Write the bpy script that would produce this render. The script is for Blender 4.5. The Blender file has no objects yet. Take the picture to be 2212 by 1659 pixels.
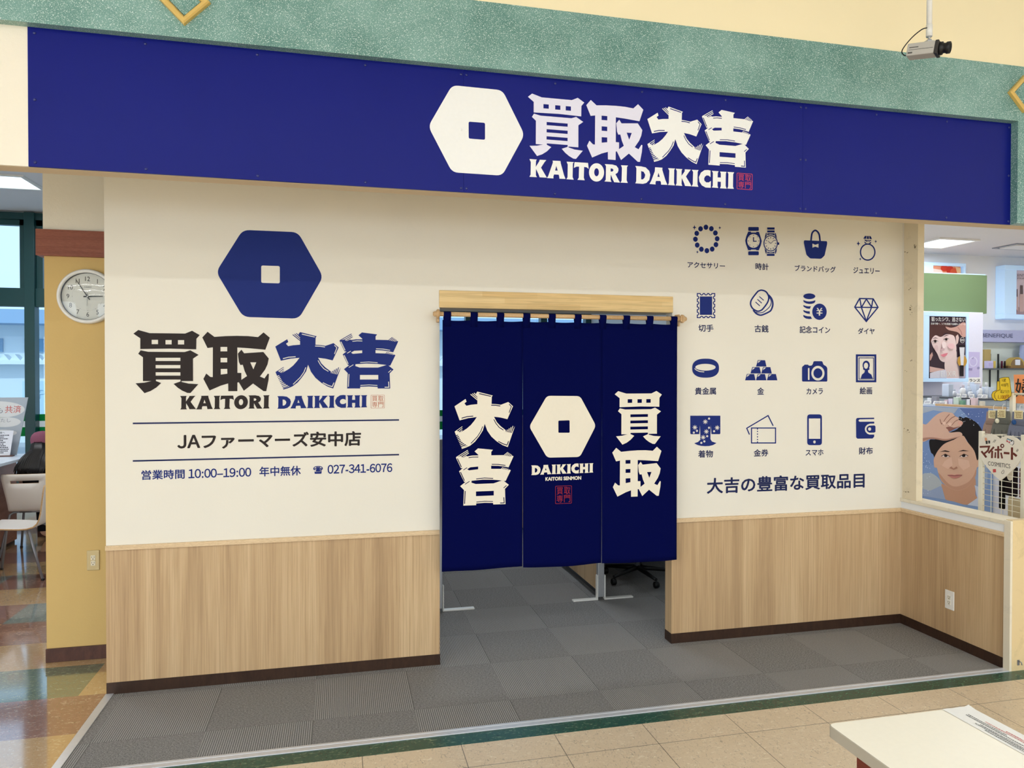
import bpy, bmesh, math, random
import numpy as np
from mathutils import Vector
from mathutils.geometry import delaunay_2d_cdt

SC = bpy.context.scene
COL = SC.collection
PI = math.pi
random.seed(7)

# ------------------------------------------------------------------ camera
CAM_D, CAM_H, CAM_F = 4.2592, 1.7117, 1566.82
YAW, PITCH, ROLL = 0.231, -0.012, 0.001
_cy, _sy = math.cos(YAW), math.sin(YAW)
_f = np.array([_sy*math.cos(PITCH), _cy*math.cos(PITCH), math.sin(PITCH)])
_r = np.array([_cy, -_sy, 0.0])
_u = np.cross(_r, _f)
_R = _r*math.cos(ROLL) + _u*math.sin(ROLL)
_U = -_r*math.sin(ROLL) + _u*math.cos(ROLL)
_C = np.array([0.0, -CAM_D, CAM_H])
from mathutils import Matrix
cam = bpy.data.cameras.new('camera')
cam.sensor_width = 36.0
cam.lens = 36.0*CAM_F/2212.0
cam.clip_start, cam.clip_end = 0.05, 200
cam_o = bpy.data.objects.new('camera', cam)
COL.objects.link(cam_o)
cam_o.matrix_world = Matrix(((_R[0], _U[0], -_f[0], _C[0]), (_R[1], _U[1], -_f[1], _C[1]),
                             (_R[2], _U[2], -_f[2], _C[2]), (0, 0, 0, 1)))
SC.camera = cam_o

# ------------------------------------------------------------------ world, light, exposure
SC.view_settings.view_transform = 'Standard'
SC.view_settings.look = 'None'
SC.view_settings.gamma = 1.0
SC.view_settings.use_curve_mapping = False
SC.view_settings.exposure = -0.32
SC.cycles.use_denoising = True
SC.cycles.max_bounces = 8
SC.cycles.diffuse_bounces = 5
SC.cycles.glossy_bounces = 4
SC.cycles.sample_clamp_indirect = 6.0
W = bpy.data.worlds.new('daylight'); SC.world = W
W.use_nodes = True
_bg = W.node_tree.nodes['Background']
_bg.inputs[0].default_value = (0.72, 0.86, 1.0, 1)
_bg.inputs[1].default_value = 2.0

sun = bpy.data.lights.new('sun', 'SUN'); sun.energy = 2.2; sun.angle = 0.03; sun.color = (1.0, 0.96, 0.9)
sun_o = bpy.data.objects.new('sun', sun); COL.objects.link(sun_o)
sun_o.rotation_euler = Vector((0.25, 0.72, -0.65)).to_track_quat('-Z', 'Y').to_euler()

HALL_RGB = (0.88, 0.95, 1.0)
HALL_ROW_W = 50.0      # each long row of ceiling lamps in the hall
HALL_REAR_FILL_W = 200.0    # added fill light from an unseen window behind the camera
HALL_SIDE_FILL_W = 170.0      # added fill light from an unseen window on the hall's left side
BACK_LAMP_W = 48.0      # cool lamps over the back of the shop
SHOP_LAMP_W = 34.0      # lamps of the cosmetics shop, one of them an added fill

def area_lamp(name, loc, sx, sy, power, color, parent=None):
    l = bpy.data.lights.new(name, 'AREA'); l.shape = 'RECTANGLE'
    l.size, l.size_y = sx, sy
    l.energy = power; l.color = color
    o = bpy.data.objects.new(name, l); COL.objects.link(o)
    o.location = loc
    return o

# ------------------------------------------------------------------ pixel of the photograph -> point on a known plane
def _ray(u, v): return _f + _R*(u-1106)/CAM_F - _U*(v-829.5)/CAM_F
def atY(u, v, y): d = _ray(u, v); return _C + d*((y+CAM_D)/d[1])
def atX(u, v, x): d = _ray(u, v); return _C + d*(x/d[0])
def atZ(u, v, z=0.0): d = _ray(u, v); return _C + d*((z-CAM_H)/d[2])

# ------------------------------------------------------------------ materials
def lin(c):
    out = []
    for x in c[:3]:
        x = x/255.0
        out.append(x/12.92 if x <= 0.04045 else ((x+0.055)/1.055)**2.4)
    return tuple(out)+(1.0,)

class NT:
    def __init__(s, m):
        s.m = m; s.t = m.node_tree; s.n = s.t.nodes; s.l = s.t.links
        s.b = s.n['Principled BSDF']
    def put(s, sock, v):
        if hasattr(v, 'is_linked'): s.l.new(v, sock)
        else: sock.default_value = v
    def math(s, op, a, b=0.0, c=0.0):
        n = s.n.new('ShaderNodeMath'); n.operation = op
        s.put(n.inputs[0], a); s.put(n.inputs[1], b); s.put(n.inputs[2], c)
        return n.outputs[0]
    def pos(s):
        g = s.n.new('ShaderNodeNewGeometry'); return g.outputs['Position']
    def obj(s):
        return s.n.new('ShaderNodeTexCoord').outputs['Object']
    def sep(s, v):
        n = s.n.new('ShaderNodeSeparateXYZ'); s.l.new(v, n.inputs[0]); return n.outputs
    def scale(s, v, sc):
        n = s.n.new('ShaderNodeMapping'); s.l.new(v, n.inputs[0]); n.inputs['Scale'].default_value = sc; return n.outputs[0]
    def noise(s, v, scale, detail=3.0, rough=0.55, dist=0.0):
        n = s.n.new('ShaderNodeTexNoise'); s.l.new(v, n.inputs['Vector'])
        n.inputs['Scale'].default_value = scale; n.inputs['Detail'].default_value = detail
        n.inputs['Roughness'].default_value = rough; n.inputs['Distortion'].default_value = dist
        return n.outputs[0]
    def voronoi(s, v, scale):
        n = s.n.new('ShaderNodeTexVoronoi'); s.l.new(v, n.inputs['Vector']); n.inputs['Scale'].default_value = scale
        return n.outputs
    def ramp(s, f, stops):
        n = s.n.new('ShaderNodeValToRGB'); s.l.new(f, n.inputs[0])
        e = n.color_ramp.elements
        while len(e) < len(stops): e.new(0.5)
        for k, (p, c) in enumerate(stops):
            e[k].position = p; e[k].color = c
        return n.outputs[0]
    def mix(s, f, a, b):
        n = s.n.new('ShaderNodeMix'); n.data_type = 'RGBA'
        s.put(n.inputs[0], f); s.put(n.inputs[6], a); s.put(n.inputs[7], b)
        return n.outputs[2]
    def bump(s, h, strength=0.2, dist=0.01):
        n = s.n.new('ShaderNodeBump'); n.inputs['Strength'].default_value = strength
        n.inputs['Distance'].default_value = dist
        s.l.new(h, n.inputs['Height']); s.l.new(n.outputs[0], s.b.inputs['Normal'])
    def color(s, c): s.put(s.b.inputs['Base Color'], c)

_mats = {}
def mat(name, rgb=(200, 200, 200), rough=0.5, spec=0.5, metal=0.0, emit=None, es=1.0):
    m = bpy.data.materials.new(name); m.use_nodes = True
    b = m.node_tree.nodes['Principled BSDF']
    b.inputs['Base Color'].default_value = lin(rgb)
    b.inputs['Roughness'].default_value = rough
    b.inputs['Specular IOR Level'].default_value = spec
    b.inputs['Metallic'].default_value = metal
    if emit:
        b.inputs['Emission Color'].default_value = lin(emit)
        b.inputs['Emission Strength'].default_value = es
    _mats[name] = m
    return m
_cc = {}
def ink(rgb, rough=0.5, spec=0.15):
    k = (tuple(rgb), rough)
    if k not in _cc:
        m = mat('ink_%d_%d_%d' % tuple(rgb), rgb, rough, spec)
        nt = NT(m)      # the faint mottling of a printed or painted surface
        nz = nt.noise(nt.pos(), 60.0, 2.0)
        a = lin([max(0, c*0.99) for c in rgb]); b = lin([min(255, c*1.01) for c in rgb])
        nt.color(nt.mix(nz, a, b))
        _cc[k] = m
    return _cc[k]

def m_plaster(name, rgb, amp=0.15, sc=90.0, rough=0.75):
    m = mat(name, rgb, rough, 0.25); nt = NT(m)
    nz = nt.noise(nt.pos(), sc, 4.0, 0.6)
    big = nt.noise(nt.pos(), 1.6, 2.0)
    nt.color(nt.mix(big, lin([c*0.985 for c in rgb]), lin([min(255, c*1.015) for c in rgb])))
    nt.bump(nz, amp, 0.004)
    return m

def m_laminate(name, c0, c1, c2, sx=9.0, sz=0.55):
    m = mat(name, c1, 0.42, 0.35); nt = NT(m)
    p = nt.pos()
    a = nt.noise(nt.scale(p, (sx, sx, sz)), 1.0, 5.0, 0.62, 1.1)
    b = nt.noise(nt.scale(p, (sx*42, sx*42, sz*9)), 1.0, 4.0, 0.6, 0.5)
    c = nt.noise(nt.scale(p, (sx*0.35, sx*0.35, sz*0.25)), 1.0, 2.0, 0.5, 0.4)
    base = nt.ramp(a, [(0.34, lin(c0)), (0.5, lin(c1)), (0.64, lin(c2))])
    fine = nt.ramp(b, [(0.38, (0.66, 0.60, 0.54, 1)), (0.56, (1, 1, 1, 1))])
    n = nt.n.new('ShaderNodeMix'); n.data_type = 'RGBA'; n.blend_type = 'MULTIPLY'
    n.inputs[0].default_value = 0.7
    nt.l.new(base, n.inputs[6]); nt.l.new(fine, n.inputs[7])
    sw = nt.mix(nt.math('MULTIPLY', c, 0.5), n.outputs[2], lin(c2))
    nt.color(sw)
    return m

def m_marble_tile(name, c0, c1, fleck, rough=0.22, seam=None, dark=0.72):
    """vinyl tile with marbled streaks; seam=(x0, y0, size) draws the thin joints"""
    m = mat(name, c0, rough, 0.5); nt = NT(m)
    p = nt.pos()
    a = nt.noise(p, 5.0, 5.0, 0.6, 0.8)
    b = nt.noise(nt.scale(p, (1.0, 2.2, 1.0)), 26.0, 5.0, 0.6, 1.8)
    c = nt.noise(nt.scale(p, (2.0, 1.0, 1.0)), 34.0, 4.0, 0.6, 2.2)
    col = nt.mix(a, lin(c0), lin(c1))
    col = nt.mix(nt.ramp(b, [(0.57, (0, 0, 0, 1)), (0.66, (0.9, 0.9, 0.9, 1))]), col, lin(fleck))
    col = nt.mix(nt.ramp(c, [(0.32, (0.8, 0.8, 0.8, 1)), (0.43, (0, 0, 0, 1))]), col, lin([x*dark for x in c0]))
    if seam:
        x0, y0, sz = seam
        o = nt.sep(p)
        def line(v, v0):
            f = nt.math('FRACT', nt.math('DIVIDE', nt.math('SUBTRACT', v, v0), sz))
            d = nt.math('ABSOLUTE', nt.math('SUBTRACT', f, 0.5))
            return nt.math('GREATER_THAN', d, 0.5-0.0035)
        s = nt.math('MAXIMUM', line(o[0], x0), line(o[1], y0))
        col = nt.mix(s, col, lin([x*0.45 for x in c0]))
    nt.color(col)
    nt.bump(nt.noise(p, 14.0, 3.0), 0.06, 0.004)
    return m

def m_terrazzo(name):
    m = mat(name, (112, 158, 146), 0.3, 0.5); nt = NT(m)
    p = nt.pos()
    big = nt.noise(p, 3.5, 3.0, 0.6)
    fl = nt.noise(p, 250.0, 2.0, 0.5)
    fl2 = nt.noise(p, 420.0, 1.0, 0.5)
    base = nt.ramp(big, [(0.35, lin((78, 128, 118))), (0.65, lin((118, 160, 150)))])
    w = nt.ramp(fl, [(0.58, (0, 0, 0, 1)), (0.66, (1, 1, 1, 1))])
    w2 = nt.ramp(fl2, [(0.57, (0, 0, 0, 1)), (0.66, (0.7, 0.7, 0.7, 1))])
    col = nt.mix(w, base, lin((216, 230, 224)))
    col = nt.mix(w2, col, lin((170, 198, 190)))
    nt.color(col)
    return m

def m_carpet(name, cx, cy):
    m = mat(name, (110, 108, 106), 0.95, 0.1); nt = NT(m)
    p = nt.pos(); o = nt.sep(p)
    u = nt.math('DIVIDE', nt.math('SUBTRACT', o[0], cx), 0.5)
    v = nt.math('DIVIDE', nt.math('SUBTRACT', o[1], cy), 0.5)
    s = nt.math('ADD', nt.math('FLOOR', u), nt.math('FLOOR', v))
    odd = nt.math('GREATER_THAN', nt.math('PINGPONG', s, 1.0), 0.5)
    rib = nt.math('PINGPONG', nt.math('MULTIPLY', o[0], 100.0), 0.5)
    rib = nt.math('MULTIPLY', rib, 2.0)
    nz = nt.noise(p, 230.0, 3.0, 0.7)
    nz2 = nt.noise(nt.scale(p, (1.0, 1.7, 1.0)), 95.0, 3.0, 0.65)
    plain = nt.ramp(nz, [(0.36, lin((66, 65, 66))), (0.64, lin((176, 174, 172)))])
    plain2 = nt.ramp(nz2, [(0.4, lin((92, 91, 91))), (0.62, lin((166, 164, 163)))])
    plain = nt.mix(0.4, plain, plain2)
    ribc = nt.ramp(rib, [(0.30, lin((84, 84, 84))), (0.62, lin((182, 180, 178)))])
    ribc = nt.mix(0.42, ribc, plain)
    col = nt.mix(odd, plain, ribc)
    def line(a):
        f = nt.math('FRACT', a); d = nt.math('ABSOLUTE', nt.math('SUBTRACT', f, 0.5))
        return nt.math('GREATER_THAN', d, 0.4955)
    col = nt.mix(nt.math('MULTIPLY', nt.math('MAXIMUM', line(u), line(v)), 0.18), col, lin((52, 51, 51)))
    nt.color(col)
    h = nt.math('ADD', nt.math('MULTIPLY', nz, 0.6), nt.math('MULTIPLY', odd, nt.math('MULTIPLY', rib, 0.6)))
    nt.bump(h, 0.5, 0.003)
    return m

def m_cloth(name, rgb):
    m = mat(name, rgb, 0.9, 0.15); nt = NT(m)
    p = nt.pos()
    wv = nt.noise(nt.scale(p, (900, 900, 160)), 1.0, 2.0)
    nt.color(nt.mix(wv, lin([c*0.9 for c in rgb]), lin([min(255, c*1.12+1) for c in rgb])))
    nt.bump(wv, 0.12, 0.001)
    b = nt.b
    b.inputs['Specular IOR Level'].default_value = 0.05
    return m

def m_pine(name, c0, c1):
    """finger-jointed pine board lying along X"""
    m = mat(name, c0, 0.5, 0.35); nt = NT(m)
    p = nt.pos(); o = nt.sep(p)
    row = nt.math('FLOOR', nt.math('DIVIDE', o[2], 0.033))
    br = nt.math('FLOOR', nt.math('DIVIDE', nt.math('ADD', o[0], nt.math('MULTIPLY', row, 0.137)), 0.34))
    wn = nt.n.new('ShaderNodeTexWhiteNoise'); wn.noise_dimensions = '2D'
    cmb = nt.n.new('ShaderNodeCombineXYZ'); nt.l.new(row, cmb.inputs[0]); nt.l.new(br, cmb.inputs[1])
    nt.l.new(cmb.outputs[0], wn.inputs['Vector'])
    g = nt.noise(nt.scale(p, (2.0, 60, 60)), 1.0, 3.0, 0.6, 1.2)
    base = nt.mix(wn.outputs[0], lin(c0), lin(c1))
    nt.color(nt.mix(nt.ramp(g, [(0.42, (0, 0, 0, 1)), (0.62, (0.5, 0.5, 0.5, 1))]), base, lin([x*0.84 for x in c0])))
    return m

def m_dirty(name, rgb):
    m = mat(name, rgb, 0.6, 0.3); nt = NT(m)
    p = nt.pos()
    a = nt.noise(p, 9.0, 6.0, 0.7, 0.6)
    b = nt.noise(nt.scale(p, (1, 1, 0.25)), 40.0, 4.0, 0.6)
    col = nt.mix(nt.ramp(a, [(0.55, (0, 0, 0, 1)), (0.8, (0.5, 0.5, 0.5, 1))]), lin(rgb), lin([c*0.8 for c in rgb]))
    col = nt.mix(nt.ramp(b, [(0.68, (0, 0, 0, 1)), (0.8, (0.35, 0.35, 0.35, 1))]), col, lin((120, 105, 80)))
    nt.color(col)
    return m

M = {}
M['cream'] = m_plaster('cream_wallpaper', (234, 228, 214), 0.12, 60)
M['cream_rough'] = m_plaster('cream_stucco', (240, 231, 212), 0.5, 55)
M['mustard'] = m_plaster('mustard_wallpaper', (213, 180, 116), 0.2, 70)
M['upper'] = m_plaster('pale_yellow_plaster', (247, 232, 192), 0.06, 40)
M['hallceil'] = m_plaster('hall_ceiling', (232, 236, 240), 0.1, 40)
M['hallwall'] = m_plaster('hall_plaster', (228, 234, 240), 0.1, 40)
M['white'] = m_plaster('white_plaster', (236, 238, 240), 0.1, 60)
M['ceil'] = m_plaster('ceiling_board', (222, 222, 224), 0.25, 90, 0.9)
M['wain'] = m_laminate('oak_laminate', (160, 128, 92), (194, 162, 122), (212, 183, 143), 4.2, 0.22)
M['trim'] = m_laminate('maple_trim', (216, 186, 146), (224, 195, 155), (230, 203, 164), 1.2, 50.0)
M['dark'] = m_laminate('dark_baseboard', (44, 28, 20), (56, 37, 27), (66, 45, 33), 30.0, 8.0)
M['brownbase'] = m_laminate('brown_baseboard', (66, 40, 34), (80, 50, 42), (92, 60, 50), 20.0, 8.0)
M['mahog'] = m_laminate('reddish_wood', (130, 72, 54), (144, 82, 62), (154, 92, 70), 1.0, 40.0)
M['pine'] = m_pine('finger_jointed_pine', (226, 190, 128), (238, 208, 150))
M['rod'] = m_laminate('beech', (196, 156, 108), (210, 172, 124), (220, 186, 140), 6.0, 40.0)
M['blue'] = mat('sign_blue', (12, 22, 116), 0.36, 0.15)
_nt = NT(M['blue']); _nt.color(_nt.mix(_nt.noise(_nt.pos(), 2.0, 2.0), lin((10, 20, 112)), lin((14, 24, 120))))
M['terr'] = m_terrazzo('speckled_teal')
M['carpet'] = m_carpet('carpet_tiles', -1.1377, -0.0519)
M['noren'] = m_cloth('navy_cotton', (3, 8, 64))
M['hall'] = m_marble_tile('beige_vinyl_tile', (218, 196, 166), (227, 207, 178), (242, 228, 204), 0.3, (0.0879, -1.154, 0.4488))
M['border'] = m_marble_tile('green_border_tile', (30, 72, 58), (46, 88, 72), (110, 140, 110), 0.25)
M['tbrown'] = m_marble_tile('brown_floor_tile', (150, 104, 86), (166, 120, 100), (214, 186, 164), 0.13, None, 0.86)
M['ttan'] = m_marble_tile('tan_floor_tile', (200, 160, 108), (210, 174, 124), (236, 214, 176), 0.13, None, 0.86)
M['tgreen'] = m_marble_tile('green_floor_tile', (112, 122, 94), (126, 136, 108), (176, 182, 156), 0.13, None, 0.86)
M['tteal'] = m_marble_tile('blue_green_floor_tile', (124, 142, 136), (140, 156, 148), (192, 200, 190), 0.13, None, 0.86)
M['alu'] = mat('aluminium', (196, 198, 202), 0.35, 0.5, 0.6)
M['edge'] = mat('edge_strip', (214, 216, 222), 0.3, 0.5, 0.3)
M['gold'] = mat('gold_moulding', (226, 190, 108), 0.35, 0.5, 0.25)
M['steel'] = mat('grey_steel_tube', (140, 142, 148), 0.35, 0.5, 0.5)
M['plastic'] = mat('white_plastic', (240, 238, 232), 0.35, 0.5)
M['black'] = mat('black_plastic', (14, 14, 15), 0.45, 0.4)
M['teal'] = mat('teal_window_frame', (12, 62, 64), 0.35, 0.5)
M['dirty'] = m_dirty('scuffed_cream_paint', (226, 212, 184))
M['dirty3'] = m_dirty('scuffed_yellowed_paint', (226, 202, 154))
M['dirty2'] = m_dirty('scuffed_pale_paint', (232, 222, 200))
M['green'] = ink((112, 134, 98), 0.5)
M['soffit'] = m_plaster('soffit_paint', (214, 194, 164), 0.1, 60)
M['paper'] = ink((244, 243, 240), 0.6)
M['cap'] = m_cloth('mauve_cap', (136, 84, 102))
M['skin'] = ink((226, 186, 164), 0.55)
M['hair'] = mat('black_hair', (20, 16, 16), 0.4, 0.5)
for k in ('blue', 'alu', 'edge', 'gold', 'steel', 'plastic', 'black', 'teal', 'hair'):
    if k == 'blue': continue
    nt = NT(M[k]); c = nt.b.inputs['Base Color'].default_value[:]
    nt.color(nt.mix(nt.noise(nt.pos(), 35.0, 3.0), tuple(x*0.92 for x in c[:3])+(1,), tuple(min(1, x*1.06) for x in c[:3])+(1,)))
def glass_mat(name, tint, gloss=0.06):
    """clear thin glass: lets light straight through and mirrors a little"""
    m = bpy.data.materials.new(name); m.use_nodes = True
    t = m.node_tree; t.nodes.clear()
    o = t.nodes.new('ShaderNodeOutputMaterial'); mx = t.nodes.new('ShaderNodeMixShader')
    a = t.nodes.new('ShaderNodeBsdfTransparent'); a.inputs[0].default_value = lin(tint)
    g = t.nodes.new('ShaderNodeBsdfGlossy'); g.inputs['Roughness'].default_value = 0.02
    mx.inputs[0].default_value = gloss
    t.links.new(a.outputs[0], mx.inputs[1]); t.links.new(g.outputs[0], mx.inputs[2]); t.links.new(mx.outputs[0], o.inputs[0])
    return m
M['pane'] = glass_mat('window_glass', (232, 246, 255))

for _k in ('tbrown', 'ttan', 'tgreen', 'tteal'):      # waxed floor
    _b = M[_k].node_tree.nodes['Principled BSDF']; _b.inputs['Coat Weight'].default_value = 1.0; _b.inputs['Coat Roughness'].default_value = 0.07; _b.inputs['Coat IOR'].default_value = 2.1
# ------------------------------------------------------------------ mesh builder and scene objects
class MB:
    """collects polygons (with a material each) that become ONE mesh object"""
    def __init__(s): s.v = []; s.f = []; s.m = []; s.sm = []
    def add(s, verts, faces, m=0, smooth=False):
        k = len(s.v)
        s.v += [tuple(float(c) for c in p) for p in verts]
        for f in faces:
            s.f.append([i+k for i in f]); s.m.append(m); s.sm.append(smooth)
        return s
    def box(s, x0, x1, y0, y1, z0, z1, bev=0.0, m=0, seg=2):
        if x0 > x1: x0, x1 = x1, x0
        if y0 > y1: y0, y1 = y1, y0
        if z0 > z1: z0, z1 = z1, z0
        bm = bmesh.new(); bmesh.ops.create_cube(bm, size=1.0)
        for v in bm.verts:
            v.co = ((x0+x1)/2+v.co.x*(x1-x0), (y0+y1)/2+v.co.y*(y1-y0), (z0+z1)/2+v.co.z*(z1-z0))
        if bev > 0:
            bmesh.ops.bevel(bm, geom=list(bm.edges), offset=min(bev, 0.49*min(x1-x0, y1-y0, z1-z0)), segments=seg, affect='EDGES', profile=0.5)
        return s.bm(bm, m)
    def bm(s, bm, m=0, smooth=False):
        bm.verts.index_update()
        s.add([v.co[:] for v in bm.verts], [[v.index for v in f.verts] for f in bm.faces], m, smooth)
        bm.free(); return s
    def tube(s, path, r, n=10, m=0, cap=True, closed=False):
        P = [Vector(p) for p in path]; N = len(P)
        rr = r if isinstance(r, (list, tuple)) else [r]*N
        verts = []; prev = None
        for i, p in enumerate(P):
            if closed: t = (P[(i+1) % N]-P[i-1]).normalized()
            else: t = (P[min(i+1, N-1)]-P[max(i-1, 0)]).normalized()
            if prev is None:
                a = Vector((0, 0, 1)) if abs(t.z) < 0.9 else Vector((1, 0, 0))
                x = t.cross(a).normalized()
            else:
                x = (prev - t*prev.dot(t)).normalized()
            prev = x; y = t.cross(x)
            for k in range(n):
                a = 2*PI*k/n
                verts.append(p+x*(rr[i]*math.cos(a))+y*(rr[i]*math.sin(a)))
        faces = []
        for i in range(N if closed else N-1):
            for k in range(n):
                a, b = i*n+k, i*n+(k+1) % n
                c, d = ((i+1) % N)*n+(k+1) % n, ((i+1) % N)*n+k
                faces.append([a, b, c, d])
        s.add(verts, faces, m, True)
        if cap and not closed:
            s.add(verts[:n], [list(range(n))[::-1]], m); s.add(verts[-n:], [list(range(n))], m)
        return s
    def lathe(s, prof, axis='z', c=(0, 0, 0), n=24, m=0, smooth=True, cap=True):
        """prof: (radius, height) pairs; axis x, y or z"""
        verts = []; faces = []
        for (r, h) in prof:
            for k in range(n):
                a = 2*PI*k/n; p = (r*math.cos(a), r*math.sin(a), h)
                if axis == 'x': p = (p[2], p[0], p[1])
                elif axis == 'y': p = (p[0], p[2], p[1])
                verts.append((c[0]+p[0], c[1]+p[1], c[2]+p[2]))
        for i in range(len(prof)-1):
            for k in range(n):
                q = [i*n+k, i*n+(k+1) % n, (i+1)*n+(k+1) % n, (i+1)*n+k]
                faces.append(q)
        s.add(verts, faces, m, smooth)
        if not cap: return s
        if prof[0][0] > 1e-5: s.add(verts[:n], [list(range(n))[::-1]], m)
        if prof[-1][0] > 1e-5: s.add(verts[-n:], [list(range(n))], m)
        return s
    def ball(s, c, rx, ry, rz, m=0, n=16):
        bm = bmesh.new(); bmesh.ops.create_uvsphere(bm, u_segments=n, v_segments=max(6, n//2), radius=1)
        for v in bm.verts: v.co = (c[0]+v.co.x*rx, c[1]+v.co.y*ry, c[2]+v.co.z*rz)
        return s.bm(bm, m, True)
    def prism(s, pts, axis, a, b, m=0):
        """polygon given in the two other axes (x,z for axis y; y,z for x; x,y for z), run from a to b"""
        def P(p, h):
            return (h, p[0], p[1]) if axis == 'x' else (p[0], h, p[1]) if axis == 'y' else (p[0], p[1], h)
        n = len(pts); v = [P(p, a) for p in pts]+[P(p, b) for p in pts]
        f = [list(range(n)), list(range(2*n-1, n-1, -1))]+[[i, n+i, n+(i+1) % n, (i+1) % n] for i in range(n)]
        return s.add(v, f, m)
    def fill(s, loops, to3, m=0, extra=None):
        """even-odd fill of 2D loops (outer outlines and holes)"""
        V = []; E = []
        for L in loops:
            k = len(V); n = len(L)
            V += [Vector((float(p[0]), float(p[1]))) for p in L]
            E += [(k+i, k+(i+1) % n) for i in range(n)]
        if extra: V += [Vector(p) for p in extra]
        r = delaunay_2d_cdt(V, E, [], 0, 1e-7)
        P = np.array([(p[0], p[1]) for p in r[0]]); T = [list(f) for f in r[2] if len(f) == 3]
        if not T: return s
        A = np.concatenate([np.array(L, float) for L in loops]); B = np.concatenate([np.roll(np.array(L, float), -1, 0) for L in loops])
        c = P[np.array(T)].mean(1); cx, cy = c[:, :1], c[:, 1:]
        up = (A[None, :, 1] > cy) != (B[None, :, 1] > cy)
        dy = np.where(A[:, 1] == B[:, 1], 1.0, B[:, 1]-A[:, 1])
        xi = A[None, :, 0]+(cy-A[None, :, 1])*((B[:, 0]-A[:, 0])/dy)[None, :]
        ins = ((up & (xi > cx)).sum(1) % 2) == 1
        s.add([to3(p[0], p[1]) for p in r[0]], [f for f, k in zip(T, ins) if k], m)
        return s

ORG = {}
def thing(name, label, cat, loc=(0, 0, 0), rotz=0.0, group=None):
    o = bpy.data.objects.new(name, None); COL.objects.link(o)
    o.empty_display_size = 0.1
    o.location = loc; o.rotation_euler = (0, 0, rotz)
    o['label'] = label; o['category'] = cat
    if group: o['group'] = group
    ORG[o.name] = tuple(loc)
    return o
def tag(o, label, cat, group=None):
    o['label'] = label; o['category'] = cat
    if group: o['group'] = group
    return o
def part(name, mb, mats, root=None, local=False, label=None, fix=True):
    """one mesh object; world coordinates unless local"""
    me = bpy.data.meshes.new(name)
    org = ORG.get(root.name, (0, 0, 0)) if root is not None else (0, 0, 0)
    off = (0, 0, 0) if local else org
    me.from_pydata([(v[0]-off[0], v[1]-off[1], v[2]-off[2]) for v in mb.v], [], mb.f)
    for m in (mats if isinstance(mats, (list, tuple)) else [mats]): me.materials.append(m)
    me.polygons.foreach_set('material_index', mb.m)
    me.polygons.foreach_set('use_smooth', mb.sm)
    me.update()
    if fix:
        bm = bmesh.new(); bm.from_mesh(me)
        bmesh.ops.remove_doubles(bm, verts=bm.verts, dist=1e-6)
        bmesh.ops.recalc_face_normals(bm, faces=bm.faces)
        bm.to_mesh(me); bm.free()
    o = bpy.data.objects.new(name, me); COL.objects.link(o)
    if root is not None:
        o.parent = root; ORG[o.name] = org
    if label: o['label'] = label
    return o
def struct(name, mb, mats):
    o = part(name, mb, mats); o['kind'] = 'structure'; return o
def dup(root, loc, rotz=0.0, label=None, group=None):
    r = root.copy(); COL.objects.link(r); r.location = loc; r.rotation_euler = (0, 0, rotz)
    if label: r['label'] = label
    if group: r['group'] = group
    for ch in list(root.children):
        c = ch.copy(); COL.objects.link(c); c.parent = r
        for g in list(ch.children):
            d = g.copy(); COL.objects.link(d); d.parent = c
    return r

# ------------------------------------------------------------------ flat printed shapes
def ell(cx, cy, rx, ry, n=40): return [(cx+rx*math.cos(2*PI*k/n), cy+ry*math.sin(2*PI*k/n)) for k in range(n)]
def rect(x0, y0, x1, y1): return [(x0, y0), (x1, y0), (x1, y1), (x0, y1)]
def rrect(x0, y0, x1, y1, r): return roundpoly(rect(x0, y0, x1, y1), r)
def star(cx, cy, rx, ry):
    out = []
    for k in range(8):
        a = PI/4*k; f = 1.0 if k % 2 == 0 else 0.36
        out.append((cx+rx*f*math.cos(a), cy+ry*f*math.sin(a)))
    return out
def asterisk(cx, cy, R, r, n=8):
    out = []
    for k in range(n):
        a = 2*PI*k/n
        for (rr, d) in ((R, -0.09), (R, 0.09), (r, PI/n)):
            out.append((cx+rr*math.cos(a+d), cy+rr*math.sin(a+d)))
    return out
def roundpoly(P, r, n=5):
    out = []; N = len(P)
    for i in range(N):
        p = np.array(P[i], float); a = np.array(P[i-1], float); b = np.array(P[(i+1) % N], float)
        da = (a-p)/np.linalg.norm(a-p); db = (b-p)/np.linalg.norm(b-p)
        rr = min(r, 0.45*np.linalg.norm(a-p), 0.45*np.linalg.norm(b-p))
        s, e = p+da*rr, p+db*rr
        for k in range(n+1):
            t = k/n; q = (1-t)**2*s+2*t*(1-t)*p+t*t*e
            out.append((q[0], q[1]))
    return out
def stroke(path, w, closed=False):
    """outline loops of a line of width w"""
    P = [np.array(p, float) for p in path]; N = len(P); h = w/2.0
    L = []; Rr = []
    for i in range(N):
        if closed: a, b = P[i-1], P[(i+1) % N]
        else: a, b = P[max(i-1, 0)], P[min(i+1, N-1)]
        d1 = P[i]-a; d2 = b-P[i]
        if np.linalg.norm(d1) < 1e-9: d1 = d2
        if np.linalg.norm(d2) < 1e-9: d2 = d1
        d1 = d1/np.linalg.norm(d1); d2 = d2/np.linalg.norm(d2)
        n1 = np.array((-d1[1], d1[0])); n2 = np.array((-d2[1], d2[0]))
        m = n1+n2; ml = np.linalg.norm(m)
        m = n1 if ml < 1e-6 else m/ml
        k = h/max(0.45, float(m.dot(n1)))
        L.append(tuple(P[i]+m*k)); Rr.append(tuple(P[i]-m*k))
    return [L, Rr] if closed else [L+Rr[::-1]]

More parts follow.
